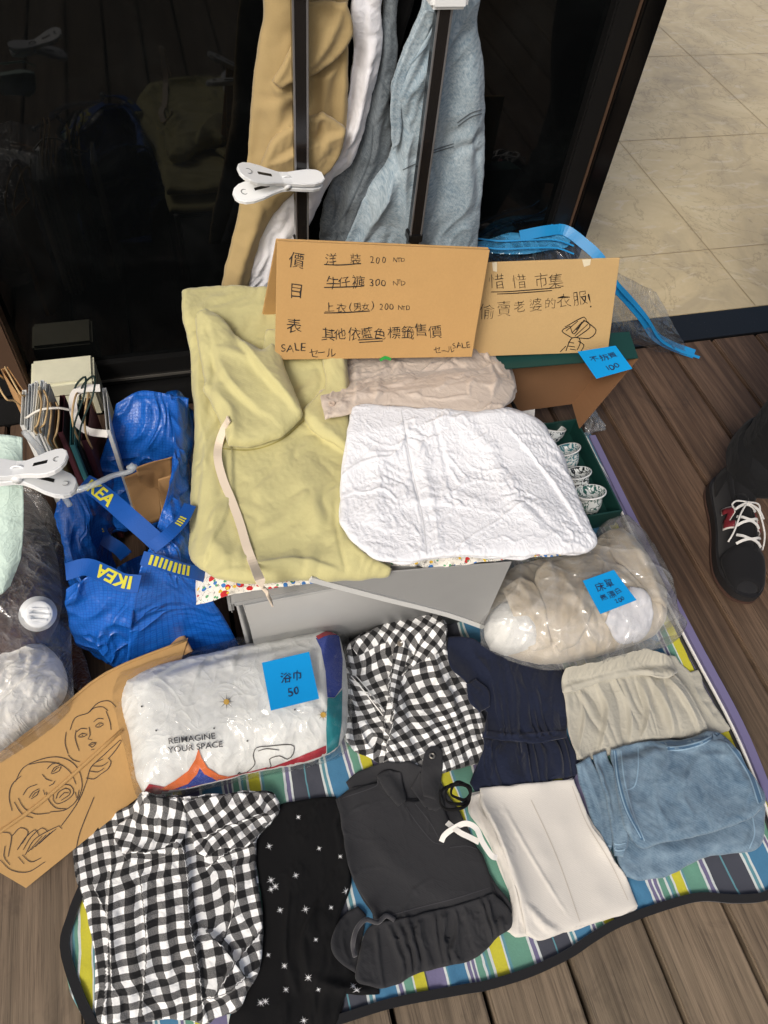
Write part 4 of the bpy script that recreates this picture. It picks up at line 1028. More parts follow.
# ================================================================== STICKY NOTES
def note(pts, lab, text, curl=.006, ly=None, parent_plane=None, z=None):
    """a square paper note; pts are its picture corners (clockwise from top left)"""
    root = None
    n = 8; V = []; F = []
    P = np.array(pts, float)
    for i in range(n+1):
        for j in range(n+1):
            u, v = j/n, i/n; p = (P[0]*(1-u)+P[1]*u)*(1-v)+(P[3]*(1-u)+P[2]*u)*v; V.append(p)
    V = np.array(V)
    c0 = [on(ly, *P[k], off=.004)[0] for k in range(4)] if ly is not None else [np.array(p) for p in parent_plane]
    W3 = []
    for i in range(n+1):
        for j in range(n+1):
            u, v = j/n, i/n; p = (c0[0]*(1-u)+c0[1]*u)*(1-v)+(c0[3]*(1-u)+c0[2]*u)*v
            nn = np.cross(c0[1]-c0[0], c0[3]-c0[0]); nn /= np.linalg.norm(nn); nn = nn if nn@(CO-c0[0]) > 0 else -nn
            W3.append(p+nn*(curl*(v**2)+.003))
    W3 = np.array(W3); m = len(W3); B = W3-nn*.0004
    for i in range(n):
        for j in range(n):
            a = i*(n+1)+j; F.append([a, a+n+1, a+n+2, a+1]); F.append([m+a, m+a+1, m+a+n+2, m+a+n+1])
    o = mesh_ob('sticky_note', np.concatenate([W3, B]), F, M_STICKY); tag(o, lab, 'sticky note', 'blue price notes')
    # text in note space: (u,v) 0..1, bilinear onto the note
    for it in text:
        T, TF = hand([it], .07, .004)
        X = []
        for u, v in T:
            p = (c0[0]*(1-u)+c0[1]*u)*(1-v)+(c0[3]*(1-u)+c0[2]*u)*v; X.append(p+nn*(curl*v*v+.0042))
        for k, f in enumerate(TF):
            a, b, c = X[f[0]], X[f[1]], X[f[2]]
            if np.cross(b-a, c-a)@nn < 0: TF[k] = f[::-1]
        adopt(mesh_ob('handwriting', X, TF, M_BLUEINK, None, None, False), o)
    return o

tlq = [np.array(p) for p in (pY(578,351,1.0), pY(616,345,1.0), pY(632,366,.985), pY(595,376,.985))]
note([(578,351),(616,345),(632,366),(595,376)], 'blue sticky note with 100 on the rim of the green box lid', [('不拆賣',.16,.42,.24,0,1.05),('100',.42,.84,.28,-4,1.1)], .004, parent_plane=[pY(577,351,.984), pY(615,345,.980), pY(631,367,.962), pY(595,377,.966)])

# ================================================================== ZIP BAG BEHIND THE SECOND SIGN
zb = tag(empty('zip_bag', (.95, 1.2, .1)), 'clear zip storage bag with bright blue closing strips behind the second sign', 'plastic bag')
M_ZIP = NT('bright blue zip strip'); M_ZIP.col(lin((38,150,214))); M_ZIP.set(Roughness=.25); M_ZIP.b.inputs['Transmission Weight'].default_value = .25; M_ZIP = M_ZIP.m
M_ZIPF = film('blue tinted film', tint=(.62,.86,.97,1), milk=.12, gloss=.08, csc=16, cb=.45, white=(.10,.45,.78,1))
loft('bag_film', [[(470,236,.30),(520,238,.32),(565,232,.33),(600,256,.30)],[(470,255,.285),(520,258,.30),(565,256,.31),(606,275,.26)],[(480,275,.275),(520,285,.28),(580,290,.28),(612,300,.22)]], M_FILM, zb, (30,60), .0004, wr=[(.006,.07,20,1.5,'n')], seed=3)
loft('bag_film', [[(600,262,.28),(640,284,.20),(656,292,.17)],[(606,290,.24),(636,310,.16),(672,322,.10)],[(612,318,.20),(640,338,.10),(690,352,.015)],[(612,335,.18),(640,346,.06),(690,356,.008)]], M_FILM, zb, (36,40), .0004, wr=[(.008,.08,50,1.5,'n'),(.004,.05,50,2,'k')], seed=5)
loft('blue_band', [[(470,230,.315),(520,233,.33),(552,234,.335)],[(470,243,.305),(520,242,.325),(570,238,.332)],[(470,250,.30),(520,254,.318),(568,247,.325)]], M_ZIPF, zb, (14,40), .0008, wr=[(.003,.04,0,2,'n')], seed=6)
zp = [pz(x, y, z) for x, y, z in ((520,236,.335),(545,231,.345),(564,230,.345),(582,242,.335),(600,259,.315),(612,282,.27),(628,300,.21),(643,318,.15),(655,336,.08),(672,346,.035),(694,354,.010))]
sweep('zip_strip', zp, 0, M_ZIP, zb, flat=(.024,.0025), up=(-.35,-.75,.75), smooth_n=6)
for dy in (5, 13): sweep('zip_strip', [pz(x, y+dy, z) for x, y, z in ((474,233,.318),(500,236,.325),(530,235,.333),(556,235,.336),(574,241,.334))], 0, M_ZIP, zb, flat=(.0035,.0015), up=(0,-.6,.8), smooth_n=5)
sweep('zip_strip', [p+(.012,-.012,-.004) for p in zp[4:]], 0, M_ZIP, zb, flat=(.007,.0025), up=(-.35,-.75,.75), smooth_n=6)
o = loft('plastic_wrap', [[(577,414,.05),(588,402,.07),(596,410,.03)],[(583,424,.03),(592,420,.05),(604,424,.015)],[(586,436,.012),(598,432,.02),(606,430,.008)]], M_FILM2, None, (16,16), .0004, wr=[(.008,.02,0,1,'c')], seed=8).ob
tag(o, 'scrap of crumpled clear wrap on the deck at the tea box corner', 'plastic wrap')

# ================================================================== CLOTHES RACK AND HANGING CLOTHES
RY = 1.235
pl, prr = pY(300,120,RY), pY(428,126,RY)
rk = tag(empty('clothes_rack', (.35, RY, 0)), 'chrome clothes rack with two bare upright poles behind the price sign', 'clothes rack')
M_POLE = plain('chrome with dark reflection colour', (22,21,22), .12, mott=.2, msc=9); M_GLINT = plain('painted chrome edge glint', (150,150,152), .3, .7)  # dark reflection and bright edge glints of chrome put into the pole colours
def pole(x, nm='pole'):
    o = box(nm, x-.0115, x+.0115, RY-.0115, RY+.0115, .05, 1.56, M_POLE, rk, .003, 2)
    for sx in (-1, 1): box('edge_glint', x+sx*.0108-.0017, x+sx*.0108+.0017, RY-.0128, RY-.0085, .05, 1.56, M_GLINT, rk, .001)  # added strips stand for the glints along the chrome edges
    return o
XL, XR = pl[0], prr[0]
pole(XL); pole(XR)
for x in (XL, XR):
    box('joint', x-.0145, x+.0145, RY-.0145, RY+.0145, .44 if x == XR else .46, .458 if x == XR else .463, M_BLACKMETAL, rk, .002)
    zc = .872 if x == XL else .852
    box('bracket', x-.028, x+.034, RY-.022, RY+.022, zc, zc+.06, M_WPLASTIC, rk, .006)
    sweep('foot', [(x, RY-.06, .02), (x, RY, .022), (x, RY+.11, .02)], .0125, M_CHROME, rk, seg=10)
sweep('rail', [(XL-.25, RY+.02, 1.55), (XL, RY+.02, 1.55), (XR, RY+.02, 1.55), (XR+.2, RY+.02, 1.55)], .0125, M_CHROME, rk, seg=10, smooth_n=2)
CY = 1.285
def hang(name, lab, cat, outline, top, mat, Y, t, grp='clothes hanging on the rack', **k):
    ly = cloth(name, outline[:top[0]]+[('w',)+p for p in top[1]]+outline[top[0]:], 0, t, mat, None, plane=Y, **k)
    tag(ly.ob, lab, cat, grp); return ly
kh = hang('coat', 'khaki trench coat hanging left of the chrome pole', 'coat',
    [(346,0),(346,60),(344,122),(326,158),(302,180),(274,208),(258,240),(245,296),(219,296),(223,268),(236,214),(246,160),(250,100),(255,50),(262,0)], (15, [(.13,1.15),(.17,1.36),(.24,1.42),(.31,1.36),(.345,1.15)]), M_KHAKI, CY+.02, .03, r=.03, res=.006, seed=41,
    ex=.02, wr=[(.008,.09,80,3,'n'),(.003,.04,70,3,'f')],
    creases=[('f',[(352,15),(330,60),(285,85),(278,88)],.016,.009),('f',[(348,130),(310,112),(290,110),(268,135)],.020,.010),('r',[(290,0),(282,70),(270,120),(262,165)],.010,.016),('f',[(268,72),(276,86)],.010,.007),('f',[(270,125),(296,110)],.010,.007),('v',[(340,30),(330,90),(334,130)],.010,.010),('v',[(312,60),(310,100)],.016,.012),('r',[(345,20),(342,90),(338,120)],.012,.009),('r',[(262,190),(245,240),(232,290)],.010,.012),('v',[(256,110),(246,200)],.005,.010)])
kd = cloth('lapel', [(300,0),(346,0),(352,30),(340,52),(318,70),(294,80),(281,87),(272,80),(283,60),(296,30)], 0, .014, M_KHAKI, kh.ob, plane=CY-.022, r=.006, res=.005, seed=44, wr=[(.004,.05,60,2,'n')], creases=[('r',[(340,10),(320,50),(290,76)],.008,.008)])
kd = cloth('sleeve', [(300,118),(322,110),(345,126),(336,156),(318,176),(296,186),(258,166),(270,140),(282,128)], 0, .020, M_KHAKI, kh.ob, plane=CY-.020, r=.008, res=.005, seed=45, wr=[(.004,.05,60,2,'n')], creases=[('f',[(345,128),(310,140),(268,160)],.012,.009),('v',[(320,118),(318,140)],.008,.006)])
ws = hang('white_shirt', 'white cotton shirt hanging between the khaki coat and the denim', 'shirt',
    [(380,0),(381,40),(371,92),(360,132),(350,160),(330,178),(312,215),(292,250),(275,292),(232,292),(246,250),(266,210),(290,180),(328,150),(344,110),(352,55),(350,0)], (17, [(.37,1.15),(.375,1.36),(.39,1.40),(.41,1.36),(.42,1.15)]), M_WSHIRT, CY+.022, .02, r=.016, res=.005, seed=51,
    wr=[(.006,.05,70,3,'n'),(.003,.025,60,3,'f')], creases=[('f',[(368,0),(360,80),(344,140),(310,180)],.012,.008),('r',[(372,30),(352,120),(320,165)],.010,.008),('v',[(356,40),(348,110)],.008,.006),('f',[(300,200),(275,245),(262,285)],.008,.008)])
bk_ = hang('blouse', 'strip of a black blouse hanging deep between the two denim jackets', 'blouse',
    [(412,0),(404,28),(396,60),(392,110),(388,180),(376,110),(388,30),(392,0)], (8, [(.44,1.15),(.45,1.36),(.47,1.36),(.475,1.15)]), M_BLACK, CY+.064, .02, r=.012, res=.007, seed=57)
dd = hang('grey_jacket', 'dark grey washed denim jacket hanging behind the light denim jacket', 'jacket',
    [(396,0),(396,50),(392,84),(388,100),(390,140),(386,170),(380,200),(362,246),(318,246),(321,210),(332,178),(352,156),(362,112),(374,62),(382,0)], (15, [(.40,1.15),(.42,1.36),(.45,1.36),(.455,1.15)]), M_DDENIM, CY+.036, .024, r=.02, res=.005, seed=61,
    wr=[(.007,.06,70,2.5,'n'),(.003,.03,70,3,'f')], creases=[('f',[(386,20),(372,110),(352,170),(330,240)],.012,.010),('r',[(378,100),(366,160),(340,205)],.010,.01),('v',[(340,180),(334,240)],.006,.006),('r',[(356,190),(338,244)],.006,.006)])
ld = hang('denim_jacket', 'light washed denim jacket hanging behind the right chrome pole', 'jacket',
    [(476,0),(481,60),(482,110),(482,160),(478,210),(474,250),(338,250),(352,214),(370,178),(388,152),(392,120),(389,84),(400,50),(420,0)], (14, [(.50,1.15),(.53,1.38),(.57,1.42),(.61,1.36),(.62,1.15)]), M_LDENIM, CY+.020, .03, r=.022, res=.0048, seed=71, ex=.03, exa=0, aniso=.9,
    wr=[(.010,.10,80,3,'n'),(.005,.05,75,3.5,'f'),(.004,.06,70,3,'k')],
    creases=[('f',[(440,0),(418,30),(396,80),(388,120)],.024,.009),('f',[(452,10),(424,50),(402,84)],.015,.007),('v',[(392,95),(392,150),(384,180)],.018,.007),('f',[(398,140),(378,190),(352,245)],.021,.010),('r',[(396,130),(386,170),(360,220)],.012,.012),('f',[(405,110),(398,180),(404,245)],.018,.012),('r',[(420,100),(412,180),(400,240)],.012,.014),('v',[(448,60),(440,150),(432,245)],.009,.012),('r',[(462,20),(466,120),(460,240)],.012,.018),('v',[(470,110),(474,190)],.006,.008)])
cloth('placket', [(424,8),(436,12),(424,42),(408,72),(402,100),(400,140),(392,150),(390,110),(394,80),(406,48)], 0, .008, M_LDENIM, ld.ob, plane=CY-.016, r=.004, res=.004, seed=76, ex=.03)
zz = lambda L: [(210+x*.3776, y*.3776) for x, y in L]
drape('seam', ld, strokes([zz(l) for l in ([(655,325),(690,300),(720,290)],[(657,333),(690,310),(720,300)],[(590,398),(620,388),(645,380)],[(510,450),(530,440),(548,432)],[(592,404),(620,395),(645,388)])], 1.2), M_DDENIM, ld.ob, .0015)
drape('collar_seam', ld, strokes([zz(l) for l in ([(600,40),(560,90),(510,150),(480,210)],[(608,60),(570,120),(520,180),(486,235)],[(455,170),(462,260),(470,340),(474,380)],[(480,210),(472,290),(476,370)])], 1.3), M_LDENIM, ld.ob, .004)
drape('seam', dd, strokes([zz(l) for l in ([(455,140),(450,200),(470,250)],[(430,330),(420,420),(360,560),(320,610)],[(330,500),(330,560),(300,630)])], 1.3), M_DDENIM, dd.ob, .003)
# hangers up on the rail
for i, (x, lab) in enumerate(((.24,'white hanger carrying the khaki coat'),(.39,'white hanger carrying the white shirt'),(.43,'white hanger carrying the grey denim jacket'),(.565,'white hanger carrying the light denim jacket'))):
    o = sweep('hanger', [(x-.05, CY+.018, 1.38), (x, CY+.02, 1.44), (x, CY, 1.50), (x, RY+.035, 1.565), (x, RY+.005, 1.565)], .004, M_WPLASTIC, None, seg=8); tag(o, lab, 'hanger', 'hangers on the rail')

# big plastic pegs
def peg(name, root, a, b, up, size=1.0):
    """laundry peg from tail point a to jaw point b; up = the way its two arms spread"""
    a, b, up = np.array(a, float), np.array(b, float), np.array(up, float)
    d = b-a; L = np.linalg.norm(d); d /= L; up -= d*(up@d); up /= np.linalg.norm(up); s = np.cross(d, up)
    M3 = np.stack([d, up, s], 1)
    for sg in (1, -1):
        # one arm: rounded grip plate, waist, jaw
        pr = [(0,.006),(.03,.013),(.09,.0185),(.17,.0205),(.28,.019),(.40,.0145),(.50,.012),(.60,.0125),(.72,.015),(.86,.016),(.95,.013),(1,.007)]
        out = [(t*L, w*size) for t, w in pr]
        ring = [(x, w) for x, w in out]+[(x, -w) for x, w in out[::-1]]
        off = lambda x: sg*(.0045+.019*max(0, 1-x/(.56*L))**1.1+.006*max(0, (x/L-.72)))*size
        V = []; k = len(ring)
        for h in (.0035*size, -.0035*size):
            for x, w in ring: V.append(a+M3@np.array([x, off(x)+h*sg, w]))
        F = [list(range(k)), list(range(2*k-1, k-1, -1))]+[[i, (i+1) % k, (i+1) % k+k, i+k] for i in range(k)]
        o = mesh_ob('arm', V, F, M_WPLASTIC, None, None, False)
        bm = bmesh.new(); bm.from_mesh(o.data); bmesh.ops.recalc_face_normals(bm, faces=bm.faces)
        bmesh.ops.bevel(bm, geom=[e for e in bm.edges if len(e.link_faces) == 2 and e.calc_face_angle(0) > 1.0], offset=.0012, segments=2, affect='EDGES')
        bm.to_mesh(o.data); bm.free(); adopt(o, root)
        # slot and dimple pressed into the grip
        sl_ = [a+M3@np.array([x*L, off(x*L)+.0038*size, 0]) for x in (.22,.30,.38)]
        adopt(sweep('slot', sl_, 0, M_BLACKMETAL, None, flat=(.005*size,.0008), up=up, smooth_n=2), root)
        rg = [a+M3@np.array([(.11+.035*math.cos(t))*L, off(.11*L)+.0038*size, .035*L*math.sin(t)]) for t in np.linspace(0, 2*math.pi, 13)[:-1]]
        adopt(sweep('dimple', rg, .0006, plain('grey plastic groove', (120,122,122)), None, seg=6, closed=True, smooth_n=2), root)
    c = a+d*L*.56
    th = np.linspace(0, 2*math.pi, 14)[:-1]
    adopt(sweep('spring', [c+M3@np.array([.010*size*math.cos(t), .011*size*math.sin(t), 0]) for t in th], .0016, M_WPLASTIC, None, seg=6, closed=True, smooth_n=2), root)
    adopt(sweep('hinge', [c-s*.013*size, c+s*.013*size], .0055*size, M_WPLASTIC, None, seg=10, smooth_n=1), root)
    return root
a_, b_ = pY(236,184,RY-.055), pY(322,180,RY-.020)
pg = tag(empty('laundry_peg', tuple(b_)), 'big white plastic peg clamped on the left chrome pole', 'peg', 'big white pegs')
peg('laundry_peg', pg, a_, b_, (.05,-.25,1), 1.12)

# ================================================================== ROW OF GARMENTS IN FRONT OF THE BOX
# towel pack in a clear bag
tw = [(121,702),(126,684),(160,670),(200,660),(250,648),(300,638),(324,634),(340,640),(346,670),(348,710),(344,738),(330,754),(300,764),(250,774),(200,786),(168,793),(146,798),(137,780),(130,740)]
TW = cloth('towel_pack', tw, .058, .105, fabric('white printed towel wrap', (226,226,220), crump=.25, csc=26, mott=.03), None, r=.05, base=.012, seed=81, res=.0045, ex=.005, fs=4, dome=.022, domel=.05,
   wr=[(.0025,.09,-60,2.5,'n')], creases=[('f',[(150,705),(165,690),(190,668)],.010,.008),('f',[(200,700),(205,680),(215,662)],.008,.008),('f',[(236,690),(238,672),(250,655)],.008,.008),('v',[(140,690),(220,672),(310,655)],.010,.012),('r',[(250,770),(200,780)],.004,.01),('f',[(330,640),(320,690),(332,745)],.008,.008)])
tag(TW.ob, 'plump white printed towel bundle with a red base band, in a clear bag', 'towel bundle')
z3 = lambda L: [(110+x*.3255, 600+y*.3255) for x, y in L]
def pr_(name, polys, mat, off=.0014, step=3.): return drape(name, TW, [np.array(z3([(x, y-(24 if name in ('print_band','print_tent','print_tent_door') else 0)) for x, y in p])) for p in polys], mat, TW.ob, off+.0008, 1.7)
RED, ORG, BLU, TEAL = plain('red print', (176,34,50), .8), plain('orange print', (224,112,52), .8), plain('blue print', (40,64,150), .8), plain('teal print', (16,132,140), .8)
pr_('print_band', [[(95,628),(120,590),(170,600),(245,580),(300,580),(400,560),(480,545),(560,515),(664,472),(664,500),(560,535),(470,560),(400,580),(300,602),(200,612),(110,628)]], RED, .0012)
pr_('print_tent', [[(272,482),(282,510),(300,540),(335,562),(385,572),(370,582),(330,580),(290,560),(276,540),(268,560),(240,590),(190,608),(150,610),(200,580),(240,550),(262,515)]], ORG, .0018)
pr_('print_tent_door', [[(276,538),(290,556),(330,578),(360,584),(300,600),(240,604),(200,606),(240,590),(268,560)]], BLU, .0016)
pr_('print_side', [[(632,118),(700,90),(715,180),(712,270),(690,300),(668,300),(662,220),(648,150)]], BLU, .0015)
pr_('print_side', [[(668,302),(690,302),(714,275),(712,380),(700,460),(668,498),(664,400)]], TEAL, .0017)
pr_('print_side', [[(632,112),(660,98),(712,84),(706,100),(660,112),(640,122)]], RED, .0022)
st = []
for cx, cy, r_ in ((358,314,25),(655,354,20)):
    for k in range(8):
        a = k*math.pi/4; st.append([(cx+math.cos(a-.14)*r_*.3, cy+math.sin(a-.14)*r_*.3), (cx+math.cos(a)*r_*1.1, cy+math.sin(a)*r_*1.1), (cx+math.cos(a+.14)*r_*.3, cy+math.sin(a+.14)*r_*.3)])
for k in (0, 8): pr_('print_star_rays', st[k:k+8], plain('dark print', (60,56,50)), .0022)
pr_('print_star', [[(cx+math.cos(a)*9, cy+math.sin(a)*9) for a in np.linspace(0, 2*math.pi, 12)[:-1]] for cx, cy in ((358,314),(655,354))], plain('gold print', (212,168,70)), .0026)
pr_('print_dots', [[(cx+math.cos(a)*3, cy+math.sin(a)*3) for a in np.linspace(0, 2*math.pi, 8)[:-1]] for cx, cy in ((98,328),(142,402),(422,434),(568,338),(320,395))], plain('dark print', (60,56,50)), .0020)
drape('print_map', TW, strokes([z3(l) for l in ([(395,535),(420,530),(445,505),(440,480),(450,455),(490,450),(545,445),(565,450),(562,475),(545,490),(520,480),(490,490),(495,510),(480,530),(490,540)],[(380,575),(385,550),(398,530),(405,545)],[(455,465),(480,458),(520,462)])], .8), plain('dark print', (60,56,50)), TW.ob, .0022)
def print_text(ly, s, x, y, sz, sl, mat, parent, thin=.010, shear=.0):
    V, F = glyphs(s, thin); V = V*np.array([1.12, 1.0]); ca, sa = math.cos(R(sl)), math.sin(R(sl))
    X = x+sz*(V[:,0]*ca+V[:,1]*sa); Y = y+sz*(V[:,0]*sa-V[:,1]*ca)
    W3 = on(ly, X, Y, .0045); F = [list(f) for f in F]
    for k, f in enumerate(F):
        a, b, c = W3[f[0]], W3[f[1]], W3[f[2]]
        if np.cross(b-a, c-a)@(CO-a) < 0: F[k] = f[::-1]
    adopt(mesh_ob('print_lettering', W3, F, mat, None, None, False), parent)
print_text(TW, 'REIMAGINE', 168.5, 744.5, 8.4, -6.5, plain('black print', (30,30,34)), TW.ob); print_text(TW, 'YOUR SPACE', 168.5, 753.4, 8.4, -6.5, plain('black print', (30,30,34)), TW.ob)
tf = [(113,704),(118,678),(160,664),(200,653),(250,641),(300,630),(332,628),(346,620),(349,630),(350,668),(352,712),(350,742),(340,758),(300,770),(250,780),(200,792),(150,806),(136,796),(126,752)]
TF_ = cloth('clear_bag', tf, .060, .122, M_FILM, None, r=.058, base=.009, seed=83, res=.006, ex=.02, dome=.024, domel=.05, wr=[(.003,.03,-60,2.5,'c'),(.0015,.014,0,1,'c')], dep=True)
tag(TF_.ob, 'crinkled clear bag wrapped round the white towel bundle', 'plastic bag')
nt = note([(262,664),(309,653),(319,701),(271,713)], 'blue sticky note with 50 on the bagged towel bundle', [('浴巾',.30,.48,.22,4,1.05),('50',.40,.80,.22,2,1.0)], .006, ly=TF_)

# gingham dress in the back row
g1o = [(346,655),(349,644),(362,632),(376,624),(400,617),(421,613),(438,615),(446,622),(447,644),(451,663),(465,676),(475,698),(487,728),(490,750),(480,762),(459,768),(438,773),(412,775),(392,770),(370,758),(353,750),(345,735),(343,712),(347,690)]
gd = tag(empty('gingham_dress', (.25,.55,.006)), 'black and white gingham dress rolled up beside the navy dress, below the grey box', 'dress')
G1 = cloth('body', g1o, .055, .055, M_GING2, gd, r=.045, seed=91, layers=2, ex=.06, cap=0.02, res=.0045, ang=8, lift=.002, smooth=6, shift=.6, uvw=.012,
   wr=[(.006,.06,60,2.5,'n'),(.004,.03,70,3,'f'),(.006,.06,50,3,'k')], creases=[('f',[(350,673),(368,696),(384,718),(380,745)],.017,.007),('f',[(395,655),(388,690),(392,720),(384,760)],.020,.008),('r',[(430,640),(440,680),(460,720)],.013,.012),('v',[(412,650),(408,700),(420,760)],.010,.010),('f',[(446,640),(418,660),(400,680)],.017,.007),('v',[(350,700),(370,730),(390,765)],.010,.008),('r',[(440,700),(456,740)],.008,.012)])
G1b = cloth('collar', [(352,646),(364,634),(400,618),(422,613),(442,616),(446,640),(440,652),(424,660),(410,668),(398,654),(388,642),(372,648),(358,656)], .085, .018, M_GING2, gd, r=.012, seed=92, cap=0.075, res=.004, ang=40, smooth=3, wr=[(.004,.03,30,2,'n')], creases=[('v',[(400,640),(408,660)],.006,.005),('r',[(370,642),(400,628),(430,624)],.004,.008),('f',[(442,620),(420,640),(412,666)],.006,.006)])
G1c = cloth('placket', [(394,648),(404,640),(412,652),(404,668),(398,700),(392,722),(384,716),(390,690)], .085, .010, M_GING2, gd, r=.006, seed=93, cap=0.08, res=.0035, ang=-25, smooth=2)
drape('piping', G1, strokes([[(351,676),(366,694),(383,716)],[(352,672),(368,690),(385,712)]], 1.1), plain('white piping', (232,232,228), .8), gd, .0025)
b0 = on(G1b, 400, 644, .002)[0]; lathe('button', [(0,.002),(.003,.002),(.0045,.003),(.0055,.0015),(.0055,0),(0,0)], plain('horn button', (120,112,100), .3), gd, b0, Matrix.Rotation(R(18), 3, 'X'), seg=16)

# navy dress
nv = tag(empty('navy_dress', (.44,.55,.006)), 'navy blue dress with a shirred elastic waist, folded beside the upper gingham dress', 'dress')
N1 = cloth('skirt', [(482,732),(520,736),(566,734),(570,746),(580,764),(576,775),(552,780),(526,788),(500,788),(476,790),(470,784),(478,764),(484,748)], .03, .024, M_NAVY, nv, r=.014, seed=101, layers=2, cap=0.02, res=.0032, ex=.03, lift=.001, wr=[(.003,.04,80,3,'n')], gathers=[([(482,733),(520,738),(566,735)],8,.018,.09,0)], creases=[('f',[(500,738),(496,760),(490,786)],.010,.010),('f',[(524,740),(526,762),(524,786)],.011,.010),('f',[(546,739),(552,760),(560,778)],.010,.010)])
N2 = cloth('bodice', [(447,636),(465,637),(486,646),(520,656),(553,665),(564,678),(567,705),(567,738),(540,742),(505,740),(482,738),(488,712),(479,700),(466,682),(450,666)], .035, .030, M_NAVY, nv, r=.02, seed=102, layers=2, cap=0.02, res=.0032, ex=.03, lift=.001, wr=[(.005,.07,60,2,'n'),(.0025,.03,70,3,'f')],
   gathers=[([(566,738),(520,741),(482,738)],8,.014,.06,0)], creases=[('v',[(482,735),(520,739),(566,735)],.008,.004),('f',[(470,645),(492,680),(500,730)],.010,.011),('f',[(505,655),(514,690),(516,732)],.010,.011),('f',[(556,672),(552,700),(552,730)],.009,.010),('f',[(540,664),(534,690),(540,715)],.008,.010),('r',[(470,650),(486,680)],.006,.012),('v',[(520,660),(524,700)],.005,.012)])
cloth('frill', [(466,684),(476,678),(488,690),(490,706),(480,712),(470,702)], .05, .014, M_NAVY, nv, r=.008, seed=103, cap=0.06, res=.0032, ex=.03, gathers=[([(474,680),(488,692)],5,.006,.03,0)])
drape('elastic', N2, strokes([[(484,730),(520,734),(566,730)]], 1.2), plain('dark navy stitch', (18,22,38), .9), nv, .001)

# bag of linen at the box corner
BG = cloth('linen', [(500,575),(520,560),(560,552),(594,545),(600,532),(620,524),(638,538),(655,562),(668,590),(670,615),(655,632),(620,645),(585,654),(550,658),(520,652),(496,640),(488,615),(492,590)], .075, .085, fabric('stone beige linen', (196,184,164), crump=.14, csc=26), None, r=.07, base=.008, seed=111, res=.005, dome=.01, domel=.06,
   wr=[(.006,.09,-40,2.5,'n'),(.002,.04,-50,3,'f')], creases=[('f',[(610,530),(640,580),(665,620)],.012,.008),('f',[(540,560),(560,600),(580,640)],.014,.008),('f',[(525,575),(545,620),(560,655)],.010,.008),('r',[(600,540),(620,560),(650,570)],.008,.010),('f',[(590,560),(570,620),(600,650)],.010,.008)])
tag(BG.ob, 'beige bed linen folded inside the cloudy clear bag by the tea box', 'bed linen')
M_LINEN = fabric('stone beige linen', (196,184,164), crump=.14, csc=26)
for pg_, sd_, cr_ in (([(602,534),(622,526),(640,542),(656,566),(668,594),(666,608),(650,600),(632,574),(612,556)],211,[('f',[(616,534),(640,562),(660,598)],.010,.006)]),
        ([(536,572),(560,560),(598,554),(606,566),(596,596),(580,640),(560,652),(548,632),(540,600)],212,[('f',[(560,566),(566,604),(562,646)],.012,.007),('f',[(584,560),(580,600),(572,636)],.010,.007)]),
        ([(604,560),(622,566),(640,584),(652,604),(640,616),(614,606),(600,590)],214,[('f',[(612,566),(634,588),(646,606)],.008,.006)]),
        ([(502,588),(520,576),(536,586),(546,612),(552,646),(532,650),(514,628)],213,[('f',[(520,580),(532,610),(540,646)],.010,.007)])):
    cloth('fold', pg_, .12, .018, M_LINEN, BG.ob, r=.003, seed=sd_, res=.0045, ex=.02, cap=.118, smooth=2, creases=cr_, wr=[(.003,.06,-50,3,'n')])
BW = cloth('white_cushion', [(484,630),(492,612),(512,606),(530,614),(540,632),(534,652),(510,654),(490,648)], .06, .115, fabric('white padding', (226,226,222), crump=.2), None, r=.05, base=.008, seed=112, res=.006, wr=[(.003,.04,0,1,'n')])
tag(BW.ob, 'round white padded piece at the near corner of the linen bag', 'cushion')
BW2 = cloth('white_sheet', [(614,600),(630,586),(648,594),(654,612),(648,632),(632,644),(616,640),(606,622)], .105, .02, M_WSHIRT, None, r=.014, seed=113, res=.005, wr=[(.004,.03,40,2,'f')])
tag(BW2.ob, 'white folded sheet on the linen beside the blue note, in the clear bag', 'sheet')
BF = cloth('clear_bag', [(497,560),(524,551),(570,546),(592,540),(602,524),(622,516),(642,534),(660,560),(673,588),(678,616),(688,626),(676,640),(640,651),(605,661),(559,665),(528,660),(498,648),(482,638),(481,614),(488,584)], .085, .140, M_FILM3, None, r=.07, base=.006, seed=114, res=.0055, ex=.02, dome=.016, domel=.06, wr=[(.005,.045,-40,2,'c'),(.002,.018,0,1,'c')])
tag(BF.ob, 'cloudy clear bag around the beige linen, between the white top and the ruffled skirt', 'plastic bag')
note([(582,582),(613,571),(635,602),(599,616)], 'blue sticky note with 200 on the clear bag of beige linen', [('床單',.22,.40,.26,0,1.05),('無漂白',.20,.70,.20,-3,1.1),('200',.50,.90,.17,-4,1.0)], .004, ly=BF)

